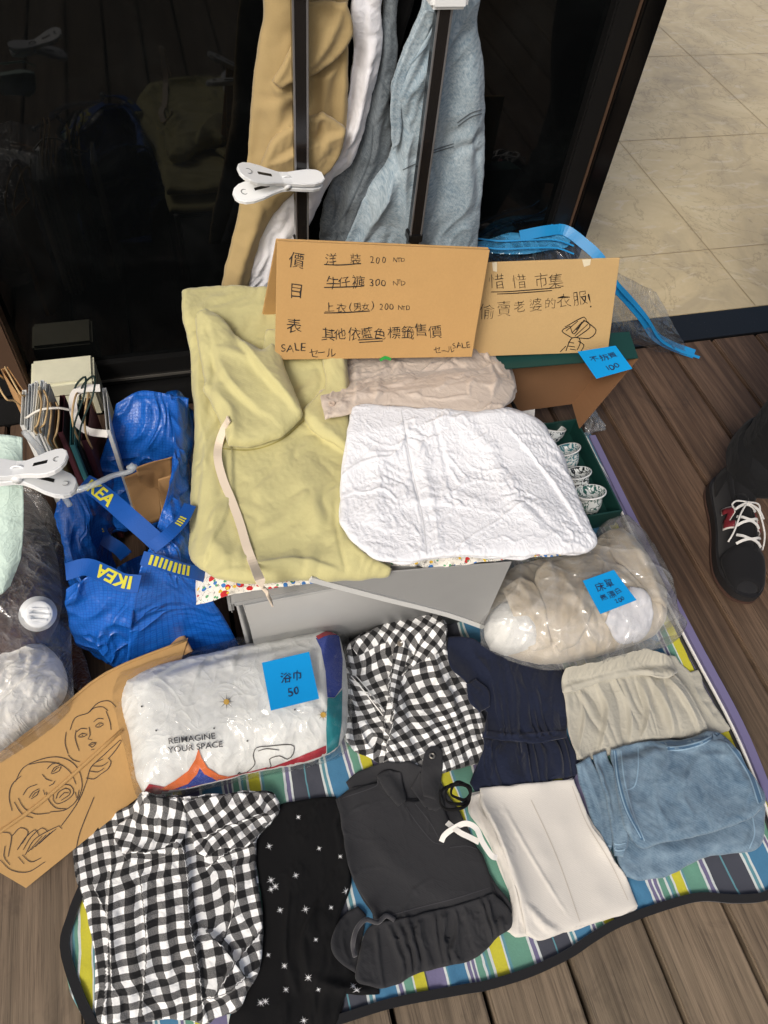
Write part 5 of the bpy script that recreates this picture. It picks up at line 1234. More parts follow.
# sand coloured skirt
sk = tag(empty('ruffled_skirt', (.64,.50,.006)), 'sand coloured skirt with an elastic gathered waistband, folded above the jeans', 'skirt')
S0 = cloth('under_layer', [(660,652),(676,656),(690,672),(702,668),(704,688),(732,730),(720,733),(690,742),(668,720),(650,690)], .02, .012, M_SAND, sk, r=.008, seed=121, ex=.03, res=.0045, lift=.001, wr=[(.003,.04,-50,3,'f')], creases=[('f',[(690,675),(700,700),(722,728)],.006,.006)])
S1 = cloth('skirt', [(563,690),(575,684),(600,678),(640,670),(670,672),(684,690),(700,716),(708,732),(700,738),(671,739),(638,744),(599,758),(579,759),(574,748),(568,730),(566,705)], .04, .034, M_SAND, sk, r=.018, seed=122, layers=2, res=.0032, ex=.03, lift=.001, smooth=5, wr=[(.003,.05,60,2,'n')], gathers=[([(564,691),(600,681),(638,673),(668,675)],8,.009,.10,0)], creases=[('f',[(597,682),(606,710),(600,752)],.016,.007),('f',[(616,678),(628,712),(630,744)],.014,.007),('f',[(636,675),(646,712),(640,742)],.016,.007),('f',[(646,674),(664,712),(672,738)],.018,.008),('f',[(580,690),(584,715),(580,750)],.010,.006),('f',[(664,677),(684,705),(700,735)],.014,.007)])
S2 = cloth('waistband', [(562,676),(566,668),(582,664),(600,660),(622,655),(645,650),(662,651),(672,658),(678,672),(668,678),(638,675),(600,682),(572,692),(563,692)], .045, .026, M_SAND, sk, r=.012, seed=123, ex=.02, res=.0032, lift=.002, gathers=[([(563,686),(600,676),(638,668),(672,668)],20,.004,.05,0)], creases=[('v',[(562,680),(600,669),(636,663),(668,664)],.006,.0028),('v',[(563,691),(600,681),(638,673),(670,675)],.006,.0028)])

# jeans
jn = tag(empty('jeans', (.64,.32,.006)), 'mid blue denim jeans folded in half on the striped blanket', 'jeans')
J1 = cloth('lower_leg', [(614,762),(650,752),(700,742),(725,744),(752,776),(763,800),(764,828),(761,845),(748,852),(706,857),(668,876),(640,880),(626,877),(619,866),(616,840)], .03, .024, M_JEAN, jn, r=.011, seed=131, keep=True, ex=.015, fs=4, res=.0045, lift=.001, wr=[(.004,.07,-20,2,'n')], creases=[('f',[(748,800),(752,830),(745,850)],.006,.006),('r',[(630,850),(680,850),(740,835)],.005,.012)])
J0 = cloth('side_fold', [(576,764),(590,756),(600,776),(609,806),(613,840),(608,859),(598,848),(593,826),(584,796)], .03, .018, M_JEAN, jn, r=.007, seed=132, keep=True, ex=.02, res=.0036, lift=.001, creases=[('f',[(584,762),(598,805),(603,850)],.006,.004)])
J0b = cloth('side_fold', [(593,755),(606,750),(614,768),(622,800),(628,838),(624,858),(614,856),(611,826),(604,790)], .045, .018, M_JEAN, jn, r=.007, seed=134, keep=True, ex=.02, res=.0036, lift=.001, smooth=1.5, creases=[('f',[(602,754),(614,800),(619,850)],.006,.004)])
J2 = cloth('upper_leg', [(611,749),(630,744),(655,741),(690,738),(706,732),(718,733),(732,744),(744,762),(757,782),(765,798),(763,808),(748,819),(720,830),(690,838),(660,844),(644,848),(634,842),(624,826),(618,800),(614,770)], .065, .022, M_JEAN, jn, r=.012, seed=133, keep=True, ex=.018, fs=4, res=.0045, smooth=2, wr=[(.004,.09,30,2,'n'),(.002,.03,10,2,'n'),(.004,.06,40,2,'k')], creases=[('r',[(622,752),(628,800),(640,838)],.005,.006),('F',[(664,747),(690,750),(712,735)],.004,.004),('r',[(725,742),(745,780),(758,802)],.004,.008),('r',[(650,770),(700,800)],.003,.03)])
z5 = lambda L: [(540+x*.2969, 620+y*.2969) for x, y in L]
drape('seam', J2, strokes([z5(l) for l in ([(250,440),(262,540),(290,640),(340,735)],[(272,440),(284,540),(310,640),(352,745)],[(330,430),(330,500),(318,560),(285,575)],[(425,430),(480,425),(540,410),(580,390)],[(428,440),(485,437),(545,420),(583,398)],[(590,380),(640,430),(700,520),(735,620)],[(600,375),(655,425),(715,515),(748,605)])], 1.3), M_JEANEDGE, jn, .0012)
drape('seam', J1, strokes([z5(l) for l in ([(715,660),(722,720),(705,770)],)], 1.3), M_JEANEDGE, jn, .0012)
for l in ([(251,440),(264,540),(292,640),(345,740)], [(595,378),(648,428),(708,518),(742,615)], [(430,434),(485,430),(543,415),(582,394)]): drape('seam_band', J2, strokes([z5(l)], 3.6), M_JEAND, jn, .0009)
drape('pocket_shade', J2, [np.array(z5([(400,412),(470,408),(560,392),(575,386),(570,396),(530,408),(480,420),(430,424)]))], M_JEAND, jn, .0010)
drape('hem_band', J0, strokes([z5(l) for l in ([(196,770),(220,782),(232,785)],[(192,748),(218,760),(240,762)])], 1.2), M_JEANEDGE, jn, .0014)
drape('hem_band', J0b, strokes([z5(l) for l in ([(240,770),(262,778),(285,774)],[(236,748),(260,757),(288,752)])], 1.2), M_JEANEDGE, jn, .0014)

# cream trousers
ct = tag(empty('cream_trousers', (.42,.28,.006)), 'smooth cream trousers folded flat between the charcoal top and the jeans', 'trousers')
C0 = cloth('under_leg', [(470,795),(482,792),(496,826),(512,866),(524,902),(530,936),(516,936),(506,931),(511,904),(503,872),(484,832),(470,814)], .022, .024, M_CREAM, ct, r=.012, seed=141, layers=2, ex=.01, res=.004, lift=.001, creases=[('f',[(474,800),(492,840),(512,890),(518,930)],.010,.005),('f',[(482,812),(504,860),(522,920)],.008,.004)])
C1 = cloth('leg', [(480,788),(520,784),(560,780),(574,779),(582,800),(594,828),(612,854),(630,885),(638,906),(630,912),(612,918),(580,927),(556,935),(538,941),(526,934),(520,900),(508,866),(494,830),(482,806)], .028, .026, M_CREAM, ct, r=.012, seed=142, layers=2, ex=.014, fs=5, res=.0045, lift=.001, wr=[(.0035,.12,60,2.5,'n')], creases=[('r',[(500,800),(525,845),(552,890),(575,925)],.003,.004),('v',[(574,790),(590,830),(618,880),(630,908)],.003,.003),('r',[(528,905),(545,925),(560,932)],.006,.008),('f',[(478,795),(492,825),(510,862)],.006,.005)])
drape('seam', C1, strokes([[(531,800),(548,836),(562,870),(580,922)],[(572,786),(586,822),(610,862),(628,900)]], .7), M_CREAMD, ct, .0008)

# black top with white stars
bs = tag(empty('star_top', (.06,.25,.006)), 'soft black top scattered with small white stars, between gingham and charcoal garments', 'top')
B1 = cloth('body', [(250,835),(262,820),(280,805),(306,799),(336,796),(346,830),(350,880),(338,925),(346,960),(360,978),(379,986),(380,994),(362,994),(346,993),(341,1006),(331,1032),(300,1046),(226,1046),(232,1010),(255,975),(262,905)], .02, .022, M_BLACK, bs, r=.012, seed=151, layers=2, ex=.035, exa=-15, aniso=.9, res=.005, lift=.001, wr=[(.006,.08,75,2.5,'n'),(.003,.04,70,3,'f')], creases=[('f',[(318,905),(304,940),(310,985)],.016,.012),('f',[(290,880),(285,950),(300,1000)],.008,.01),('r',[(310,980),(340,988),(372,990)],.008,.008)])
sp = []
rg = random.Random(5)
for x, y in ((160,157),(80,237),(217,243),(275,265),(153,317),(85,330),(97,347),(85,355),(110,412),(250,405),(208,493),(122,565),(126,630),(187,597),(78,535),(70,662),(57,666),(175,715),(292,360),(310,620),(320,632),(215,630),(180,410)):
    cx, cy = 240+x*.3646, 760+y*.3646; r_ = rg.choice((5.2, 4.4, 3.2)); a0 = rg.uniform(0, .5)
    for k in range(4):
        a = a0+k*math.pi/4; dx, dy = math.cos(a)*r_*(1 if k % 2 else .72), math.sin(a)*r_*(1 if k % 2 else .72); nx, ny = -math.sin(a)*.36, math.cos(a)*.36
        sp.append(np.array([(cx-dx, cy-dy), (cx+nx, cy+ny), (cx+dx, cy+dy), (cx-nx, cy-ny)]))
for k in range(0, len(sp), 4): drape('star', B1, sp[k:k+4], M_STAR, bs, .0018, 4)

# charcoal pinafore top
ch = tag(empty('charcoal_top', (.22,.29,.006)), 'charcoal grey sleeveless top with a gathered peplum and loose ties', 'top')
H0 = cloth('back_layer', [(346,782),(360,770),(390,762),(430,770),(452,800),(476,845),(492,878),(512,906),(508,930),(480,930),(440,900),(380,860)], .03, .012, M_CHAR, ch, r=.008, seed=161, ex=.03, res=.005, lift=.001, wr=[(.003,.05,0,1,'n')])
H3 = cloth('side_flap', [(331,942),(336,926),(346,913),(358,906),(366,915),(362,940),(356,974),(345,966),(334,955)], .03, .014, M_CHAR, ch, r=.008, seed=163, ex=.03, res=.004, lift=.001, creases=[('f',[(346,918),(342,940),(350,965)],.005,.005)])
H1 = cloth('bodice', [(338,797),(352,790),(377,783),(378,774),(392,778),(404,800),(420,800),(434,782),(440,796),(451,826),(466,838),(480,852),(489,876),(494,896),(460,906),(415,918),(372,930),(374,915),(362,895),(350,872),(343,835)], .045, .018, M_CHAR, ch, r=.010, seed=162, layers=2, ex=.016, res=.0045, lift=.001, wr=[(.003,.09,30,2,'n'),(.002,.04,20,2,'f'),(.0035,.09,35,2.5,'k'),(.003,.07,-50,2.5,'k')], creases=[('v',[(396,784),(412,810),(432,838),(470,845)],.004,.003),('r',[(370,930),(415,918),(492,897)],.004,.010),('f',[(376,786),(396,790),(404,806)],.005,.005)])
for pg_ in ([(377,776),(388,770),(401,773),(406,800),(398,806),(386,792)], [(411,788),(420,772),(434,780),(444,806),(436,812),(424,806)]):
    cloth('strap', pg_, .06, .008, M_CHAR, ch, r=.005, seed=164, res=.004, smooth=2)
H2 = cloth('peplum', [(371,926),(415,915),(460,904),(493,893),(503,902),(512,916),(511,928),(496,939),(474,960),(437,968),(411,976),(400,984),(380,988),(360,983),(356,976),(360,950)], .03, .016, M_CHAR, ch, r=.008, seed=165, res=.0032, ex=.03, cap=.03, smooth=6, gathers=[([(371,927),(415,916),(460,905),(493,894)],11,.015,.12,0)])
tab = cloth('button_tab', [(421,776),(424,756),(430,747),(438,746),(442,752),(441,778),(436,800),(424,796)], .085, .007, M_CHAR, ch, r=.004, seed=166, res=.0036, smooth=2)
e_ = on(tab, 432, 756, .002)[0]; lathe('eyelet', [(.0028,.0005),(.003,.0016),(.0045,.0018),(.0056,.0008),(.0056,0),(.0028,0)], M_ALU, ch, e_, seg=16)
z7 = lambda L: [(240+x*.3646, 760+y*.3646) for x, y in L]
drape('seam', H1, strokes([z7(l) for l in ([(280,105),(375,70),(375,40)],[(455,130),(490,180),(530,225),(560,232)],[(575,240),(620,236),(650,245)],[(360,462),(480,428),(590,400),(692,366)],[(365,440),(480,408),(590,380),(685,350)],[(480,120),(520,170),(545,215)])], .9), M_CHARL, ch, .0008)
tie = [on(H1, x, y, .004)[0] for x, y in z7([(424,440),(400,428)])]+[on(H2, x, y, .006)[0] for x, y in z7([(372,428)])]
tie += [np.array(pz(x, y, .045)) for x, y in z7([(345,438),(322,460),(312,490)])]+[np.array(pz(x, y, .03)) for x, y in z7([(310,515),(316,540)])]
sweep('tie', tie, .0036, M_CHARL, ch, seg=8, smooth_n=6)
for l in ([(552,224),(562,205),(590,185),(620,174),(648,188),(665,225),(690,262),(705,268)], [(568,172),(585,185),(605,200),(630,212),(655,225)]):
    P = []
    for i, (x, y) in enumerate(z7(l)): P.append(np.array(pz(x, y, .058+.012*math.sin(math.pi*i/(len(l)-1)))))
    sweep('white_tie', P, 0, M_WTAPE, ch, flat=(.0085,.0016), up=(.1,-.3,1), smooth_n=6)
hk = tag(empty('hair_scrunchie', (.34,.46,.05)), 'crumpled black lace scrunchie above the cream trousers', 'scrunchie')
for k in range(3):
    c = np.array(pz(455+k*3, 797-k*3, .075)); th = np.linspace(0, 2*math.pi, 16)[:-1]
    sweep('ruffle', [c+np.array([(.026-.005*k)*math.cos(t), (.020-.003*k)*math.sin(t), .006*math.sin(3*t+k)]) for t in th], [.002,.003,.0018,.003,.002], M_BLACK, hk, seg=7, closed=True, smooth_n=3)

# lower gingham dress
gx = tag(empty('gingham_shirt', (-.10,.24,.006)), 'black and white gingham shirt spread at the near corner of the blanket', 'shirt')
g2 = [(72,846),(80,836),(92,829),(125,808),(158,797),(178,796),(204,795),(243,791),(270,792),(278,800),(279,812),(268,826),(257,838),(256,872),(261,905),(263,939),(258,974),(248,992),(238,1010),(222,1016),(206,1023),(180,1019),(158,1020),(128,1024),(98,1023),(95,1004),(95,960),(87,916),(78,880)]
X1 = cloth('body', g2, .03, .026, M_GING, gx, r=.016, seed=171, layers=2, ex=.045, exa=-10, aniso=.8, res=.0042, ang=2, lift=.001, shift=.5, uvw=.006, wr=[(.005,.09,80,2.5,'n'),(.003,.035,85,3,'f'),(.005,.07,80,3.5,'k')],
   creases=[('f',[(205,1020),(198,960),(190,915),(188,872),(178,828),(172,802)],.015,.006),('F',[(112,860),(108,920),(104,1020)],.007,.006),('f',[(250,985),(225,950),(204,930)],.013,.008),('f',[(262,930),(240,960),(215,1000)],.013,.007),('r',[(130,880),(135,950),(130,1015)],.007,.012),('r',[(165,880),(168,950),(170,1010)],.007,.010),('f',[(200,1000),(225,995),(250,975)],.015,.006),('f',[(140,870),(148,940),(142,1018)],.012,.006),('f',[(232,860),(236,900),(222,945)],.012,.007),('f',[(90,880),(110,930),(112,1000)],.010,.007),('f',[(205,870),(235,850),(258,842)],.013,.007)])
X2 = cloth('yoke', [(118,824),(140,806),(165,798),(178,797),(186,812),(184,836),(172,852),(150,860),(134,864),(122,852),(114,838)], .055, .014, M_GING, gx, r=.010, seed=172, res=.004, ang=-22, smooth=4, shift=.6, wr=[(.004,.035,10,2.5,'f')], creases=[('f',[(128,852),(155,852),(180,838)],.010,.006),('r',[(128,826),(152,820),(178,822)],.007,.008),('v',[(134,840),(160,836)],.006,.005)])
X3 = cloth('sleeve', [(182,800),(208,796),(245,792),(271,793),(279,802),(278,813),(262,830),(246,846),(222,848),(206,858),(196,850),(190,826)], .055, .014, M_GING, gx, r=.010, seed=173, res=.004, ang=24, smooth=4, shift=.6, wr=[(.004,.045,20,2.5,'f')], creases=[('f',[(200,840),(230,826),(270,812)],.012,.007),('r',[(205,812),(240,806),(270,800)],.007,.008)])

# ================================================================== LEFT SIDE: BAGS
bb = tag(empty('blue_bag', (-.16,.80,.0)), 'big crinkled blue woven carrier bag with yellow lettered handles, left of the grey box', 'bag')
W = [(.012,.14,40,1.8,'k'),(.008,.10,-30,2,'p'),(.0025,.035,0,1.5,'c')]
loft('back_panel', [[(116,404,.34),(140,391,.36),(168,394,.355),(188,398,.34)],[(108,436,.29),(138,434,.30),(168,436,.30),(190,440,.28)],[(96,478,.20),(130,478,.20),(165,486,.20),(190,490,.20)],[(92,540,.06),(130,530,.06),(165,530,.06),(190,530,.06)]], M_TARP, bb, (48,40), .0012, W, 21)
loft('side_panel', [[(56,503,.27),(64,494,.29),(90,487,.30),(112,478,.28)],[(57,535,.22),(70,545,.23),(94,535,.20),(112,520,.18)],[(66,570,.17),(82,580,.20),(100,568,.12),(115,552,.08)],[(76,600,.10),(90,606,.14),(104,590,.06),(118,575,.04)]], M_TARP, bb, (44,40), .0012, W, 22)
loft('side_panel', [[(166,392,.345),(180,391,.345),(194,412,.30)],[(174,440,.345),(184,450,.335),(198,465,.28)],[(168,490,.34),(180,500,.325),(198,520,.28)],[(152,540,.32),(176,548,.31),(200,560,.265)],[(138,578,.28),(170,578,.26),(206,590,.22)],[(130,625,.16),(172,618,.16),(224,618,.12)],[(126,674,.04),(178,656,.04),(242,650,.02)]], M_TARP, bb, (70,40), .0012, W, 23)
loft('front_panel', [[(66,590,.22),(84,578,.245),(110,574,.26),(139,576,.28)],[(67,618,.15),(90,616,.17),(110,616,.175),(133,620,.17)],[(76,645,.08),(95,648,.10),(112,652,.10),(129,652,.09)],[(88,660,.04),(102,668,.04),(115,672,.04),(126,674,.04)]], M_TARP, bb, (40,40), .0012, W, 24)
loft('base', [[(70,600,.03),(130,560,.03),(190,540,.03)],[(90,640,.025),(140,620,.025),(200,600,.025)],[(110,665,.02),(160,655,.02),(235,650,.02)]], M_TARP, bb, (12,12), .0012, (), 25)
def strap(pts, w, text, t0, flip=False, sz=.75, up=(0,-.35,1)):
    P = [np.array(pz(*p)) for p in pts]
    st = sweep('handle', P, 0, M_STRAP, bb, flat=(w,.0022), up=up, smooth_n=8)
    # lettering woven along the strap
    D = np.array(P); out = []
    L_ = np.concatenate([[0], np.cumsum(np.linalg.norm(np.diff(D, axis=0), axis=1))])
    def at(s):
        i = min(len(P)-2, max(0, np.searchsorted(L_, s)-1)); f = (s-L_[i])/(L_[i+1]-L_[i])
        g = lambda j: D[j] if 0 <= j < len(D) else (2*D[0]-D[1] if j < 0 else 2*D[-1]-D[-2])
        p0, p1, p2, p3 = g(i-1), g(i), g(i+1), g(i+2)
        p = .5*(2*p1+(p2-p0)*f+(2*p0-5*p1+4*p2-p3)*f*f+(3*p1-p0-3*p2+p3)*f**3)
        return p, nz3(.5*((p2-p0)+2*(2*p0-5*p1+4*p2-p3)*f+3*(3*p1-p0-3*p2+p3)*f*f))
    V, F = text
    X = []
    for u, v in V:
        s = t0+u*w*sz*(-1 if flip else 1); p, T = at(s); a = nz3(np.cross(T, np.array(up))); b = np.cross(a, T)
        X.append(p-a*(v-.36)*w*sz*(-1 if flip else 1)+b*.0020)
    F = [list(f) for f in F]
    for k, f in enumerate(F):
        a, b, c = X[f[0]], X[f[1]], X[f[2]]
        if np.cross(b-a, c-a)@(CO-a) < 0: F[k] = f[::-1]
    adopt(mesh_ob('lettering', X, F, M_YEL, None, None, False), st); return st
def nz3(v): return v/(np.linalg.norm(v)+1e-12)
def bars(n, step=.34, w=.2):
    V = []; F = []
    for i in range(n):
        k = len(V); V += [(i*step, 0), (i*step+w, 0), (i*step+w, .72), (i*step, .72)]; F.append([k, k+1, k+2, k+3])
    return np.array(V), F
IK = glyphs('IKEA', .03); IK = (IK[0]*np.array([1.25, 1.0]), IK[1])
strap([(84,482,.315),(96,489,.325),(112,502,.335),(130,518,.335),(146,532,.325),(160,545,.315)], .029, IK, .012, sz=.98)
strap([(140,584,.295),(122,582,.290),(105,574,.285),(86,567,.27),(66,572,.255)], .028, IK, .012, sz=.98)
strap([(142,558,.325),(158,562,.320),(176,568,.305),(196,573,.28),(206,576,.26)], .022, bars(9), .012, sz=1.0)
strap([(90,495,.25),(96,520,.21),(104,538,.17),(118,548,.16),(126,556,.17)], .024, bars(6), .04)
strap([(190,505,.325),(182,520,.33),(168,535,.335),(152,548,.33)], .020, bars(4), .03)

def crumpled(name, lab, cat, quad, mat, amp=.004, t=.0012, seed=1, grp=None):
    (a, b, c, d) = quad
    mid = lambda p, q, k=.5: tuple(p[i]*(1-k)+q[i]*k for i in range(3))
    o = loft(name, [[a, mid(a,b), b], [mid(a,d), mid(mid(a,b), mid(d,c)), mid(b,c)], [d, mid(d,c), c]], mat, None, (18,18), t, [(amp,.04,30,2,'f')], seed).ob
    return tag(o, lab, cat, grp)
crumpled('kraft_envelope', 'folded brown kraft envelope tucked upright in the blue bag, front one', 'envelope', [(124,478,.25),(158,462,.27),(162,520,.12),(140,528,.12)], M_KRAFT, seed=3, grp='kraft envelopes in the blue bag')
crumpled('kraft_envelope', 'folded brown kraft envelope behind the front one in the blue bag', 'envelope', [(136,468,.29),(172,456,.30),(172,490,.20),(140,490,.20)], M_KRAFT, seed=4, grp='kraft envelopes in the blue bag')
crumpled('kraft_envelope', 'narrow brown kraft envelope at the right edge of the blue bag mouth', 'envelope', [(158,480,.28),(174,474,.29),(172,512,.18),(162,518,.18)], M_KRAFT, seed=5, grp='kraft envelopes in the blue bag')
crumpled('brown_paper', 'crumpled brown packing paper under the blue bag, above the towel bundle', 'paper', [(142,648,.07),(184,634,.08),(194,652,.09),(150,668,.06)], M_KRAFT, .006, seed=6)
o = slab('white_label', [np.array(pz(146,658,.085)), np.array(pz(164,648,.088)), np.array(pz(166,651,.083)), np.array(pz(150,664,.08))][::-1], .0005, plain('white label paper', (226,226,224)), None, bev=0); tag(o, 'small white paper label lying by the brown packing paper', 'label')
o = cloth('fur_scarf', [(62,612),(72,622),(78,640),(86,660),(94,690),(84,700),(70,680),(62,650)], .07, .05, M_RUST, None, r=.03, base=.01, seed=181, res=.006, wr=[(.004,.02,80,3,'f')]).ob
tag(o, 'rust brown fuzzy scarf squeezed between the clear bag and the blue bag', 'scarf')

# clear vacuum bag with a brown coat and ivory knitwear
vb = tag(empty('vacuum_bag', (-.48,.68,.0)), 'bulging clear vacuum storage bag with a round white valve at the left edge', 'vacuum bag')
o = cloth('brown_coat', [(-60,500),(0,470),(20,480),(40,515),(52,555),(52,600),(20,640),(-60,660)], .15, .18, M_BROWNF, None, r=.10, base=.02, seed=191, res=.008, ex=.05, wr=[(.014,.08,60,2,'n'),(.012,.07,70,3,'f'),(.01,.08,60,3,'k')]).ob
tag(o, 'dark brown coat packed in the upper half of the clear vacuum bag', 'coat')
IV = cloth('ivory_knit', [(-60,690),(-10,660),(22,640),(45,645),(60,660),(66,684),(56,704),(28,728),(0,748),(-60,785)], .085, .13, M_IVORY, None, r=.09, base=.015, seed=192, res=.0045, ex=.05, exa=-35, aniso=.95, wr=[(.012,.03,52,6,'f'),(.006,.014,52,7,'f')]).ob
tag(IV, 'ivory knitwear packed in the lower half of the clear vacuum bag', 'knitwear')
VF = cloth('film', [(-70,490),(-10,452),(22,462),(46,498),(62,545),(67,590),(67,640),(69,685),(60,708),(30,732),(0,752),(-70,790)], .14, .205, M_FILM2, vb, r=.12, base=.012, seed=193, res=.007, ex=.02, wr=[(.010,.06,60,2,'c'),(.003,.025,40,2,'c')], dome=.01)
vp = on(VF, 38, 614, .002)[0]; rm = Matrix.Rotation(R(24), 3, 'Y')@Matrix.Rotation(R(34), 3, 'X')
lathe('valve', [(0,.012),(.010,.012),(.0115,.0145),(.020,.0145),(.0225,.012),(.0225,.006),(.029,.004),(.029,0),(0,0)], M_WPLASTIC, vb, vp, rm)
for k in (-.009, 0, .009):
    V_ = Vector(vp)
    bm = bmesh.new(); bm_box(bm, -.016+abs(k)*.4, .016-abs(k)*.4, k-.0015, k+.0015, .0145, .0165)
    for v in bm.verts: v.co = rm@v.co+V_
    me = bpy.data.meshes.new('valve_rib'); bm.to_mesh(me); bm.free(); me.materials.append(M_WPLASTIC); o = bpy.data.objects.new('valve_rib', me); COL.objects.link(o); adopt(o, vb)

# upright paper bags behind them
def paper_bag(lab, ends, zt, h, t, mat, hmat, hp=None):
    """flattened bag standing on its base: ends = picture ends of its mouth at height zt"""
    a, b = np.array(pz(*ends[0], zt)), np.array(pz(*ends[1], zt)); d = nz3(b-a); n = np.array([-d[1], d[0], 0])
    r_ = tag(empty('paper_bag', tuple((a+b)/2-np.array([0,0,h]))), lab, 'paper bag', 'paper bags standing in a bundle')
    for s in (-1, 1):
        A, B = a+n*t*s*.5, b+n*t*s*.5; A2, B2 = A-(0,0,h)+n*t*.2*s, B-(0,0,h)+n*t*.2*s
        slab('panel', [A2, B2, B, A], .0007, mat, r_, bev=0)
    for e0 in (a, b): slab('gusset', [e0+n*t*.5-(0,0,h), e0-n*t*.5-(0,0,h), e0-n*t*.5, e0+n*t*.5], .0006, mat, r_, bev=0)
    if hmat:
        m = (a+b)/2; w = .045
        for s in (-1, 1):
            q = [m-d*w-(0,0,.03)+n*t*s*.6, m-d*w+(0,0,.03)+n*t*s*.8, m-d*w*.5+(0,0,.075)+n*(t*s+.006), m+d*w*.5+(0,0,.075)+n*(t*s+.004), m+d*w+(0,0,.03)+n*t*s*.8, m+d*w-(0,0,.03)+n*t*s*.6]
            if hp: q = [p+np.array(hp)*max(0, (p[2]-m[2])*8) for p in q]
            sweep('handle', q, .0017, hmat, r_, seg=6, smooth_n=5)
    return r_
PW, PW2 = plain('white bag paper', (226,226,222), .7, mott=.05), plain('cool white bag paper', (204,208,210), .7, mott=.06)
PG = plain('dark green cord', (20,44,40), .7); PT = plain('teal bag paper', (60,120,126), .6); PP = plain('maroon bag paper', (70,30,38), .6)
HW = plain('white paper cord', (224,220,210), .8); HK = plain('tan paper cord', (196,166,120), .8)
for i, (lab, e, zt, h, t, mat, hm, hp) in enumerate((
    ('tall brown kraft bag at the far left of the paper bag bundle', ((4,368),(20,392)), .30, .28, .012, M_KRAFT, HK, (.01,-.12,-.05)),
    ('white paper bag nearest the kraft one in the bundle', ((24,390),(22,425)), .33, .31, .006, PW, None, None),
    ('grey white paper bag third in the bundle', ((30,384),(28,430)), .33, .31, .005, PW2, None, None),
    ('thin white paper bag in the middle of the white stack', ((36,381),(32,432)), .335, .32, .004, PW, None, None),
    ('white paper bag with a tan handle sagging forward', ((42,380),(36,436)), .335, .32, .005, PW2, HK, (.03,-.12,-.03)),
    ('creased white paper bag squeezed second from the right in the white stack', ((45,382),(40,434)), .338, .32, .003, PW, None, None),
    ('narrow cool white paper bag between two whiter ones', ((33,383),(30,428)), .325, .31, .003, PW2, None, None),
    ('ivory paper bag behind the thin white one', ((39,386),(34,430)), .345, .33, .003, plain('ivory bag paper', (214,206,186), .7), None, None),
    ('low kraft paper bag in front of the maroon one', ((54,402),(52,440)), .30, .28, .006, M_KRAFT, HK, (.02,-.10,-.03)),
    ('slim black paper bag between the teal and tan handled bags', ((80,400),(78,446)), .315, .30, .006, plain('black bag paper', (24,24,26), .6), None, None),
    ('last white paper bag on the right of the white stack', ((48,384),(43,436)), .33, .31, .005, PW, None, None),
    ('maroon paper bag behind the white stack', ((62,395),(60,432)), .32, .30, .008, PP, None, None),
    ('slim teal paper bag with a dark green cord handle', ((73,398),(72,445)), .33, .31, .007, PT, PG, (.07,-.02,.02)),
    ('white paper bag with tan cord handles beside the blue bag', ((88,398),(84,440)), .32, .30, .010, PP, HK, (0,-.05,-.02)),
    ('tall white paper bag touching the blue bag', ((104,388),(108,430)), .34, .32, .006, PW, None, None))):
    paper_bag(lab, e, zt, h, t, mat, hm, hp)
o = sweep('white_ribbon', [pz(100,388,.36), pz(82,389,.365), pz(73,398,.36), pz(76,420,.34), pz(88,431,.32), pz(108,434,.33)], 0, M_WTAPE, None, flat=(.013,.001), up=(.2,-.6,.7), smooth_n=6); tag(o, 'flat white ribbon handle looping over the teal paper bag', 'ribbon')
o = sweep('cord', [pz(78,436,.30), pz(80,455,.25), pz(84,470,.19), pz(80,482,.14)], [.002,.004,.003,.005], HK, None, seg=7); tag(o, 'knotted tan paper cord hanging down in front of the dark gap', 'cord')
o = sweep('string', [pz(26,418,.35), pz(40,410,.37), pz(58,408,.37), pz(70,410,.36)], .0022, HW, None, seg=6); tag(o, 'thin white cord lying across the tops of the paper bags', 'cord')

# clear hanger
hg = tag(empty('clear_hanger', (-.2,.85,.34)), 'clear plastic clothes hanger end reaching over the blue bag', 'hanger')
M_CLR = NT('clear acrylic'); M_CLR.col(lin((214,222,226))); M_CLR.set(Roughness=.1, Alpha=.42); M_CLR.b.inputs['Specular IOR Level'].default_value = .7; M_CLR = M_CLR.m
HP = [pz(*p) for p in ((24,432,.37),(40,450,.365),(58,478,.36),(72,490,.36),(92,485,.365),(112,476,.37),(128,472,.375),(133,468,.385),(130,464,.39))]
sweep('arm', HP, [.005,.006,.007,.006,.005,.0045,.004,.005,.004], M_CLR, hg, seg=10)
sweep('brace', [pz(58,472,.36), pz(62,492,.34), pz(70,506,.32)], .005, M_CLR, hg, seg=8)
lathe('tip', [(0,-.003),(.007,-.002),(.009,.002),(.007,.005),(0,.006)], M_CLR, hg, np.array(pz(132,468,.385)), Matrix.Rotation(R(-40), 3, 'X'), seg=16)

# mint pouch held by another peg
mp_ = tag(empty('mint_top', (-.42,.70,.3)), 'pale mint cotton garment hanging from the white peg at the left edge', 'garment')
loft('body', [[(-40,432,.46),(0,434,.46),(22,437,.455)],[(-40,470,.44),(0,470,.44),(23,472,.43)],[(-40,520,.40),(2,520,.395),(24,520,.385)],[(-40,560,.36),(2,565,.355),(21,556,.35)],[(-40,600,.33),(-4,596,.325),(10,585,.325)]], M_MINT, mp_, (50,30), .004, [(.004,.05,80,3,'n'),(.002,.02,80,3,'f')], 33)
loft('cuff', [[(-40,480,.452),(0,478,.452),(23,482,.442)],[(-40,486,.448),(0,485,.448),(23,488,.438)]], M_MINT, mp_, (6,30), .004, [(.002,.02,90,2,'n')], 34)
pg = tag(empty('laundry_peg', tuple(pz(0,465,.47))), 'big white plastic peg gripping the mint garment at the left edge', 'peg', 'big white pegs')
peg('laundry_peg', pg, pz(72,474,.475), pz(-22,472,.475), (.1,.1,1), 1.2)

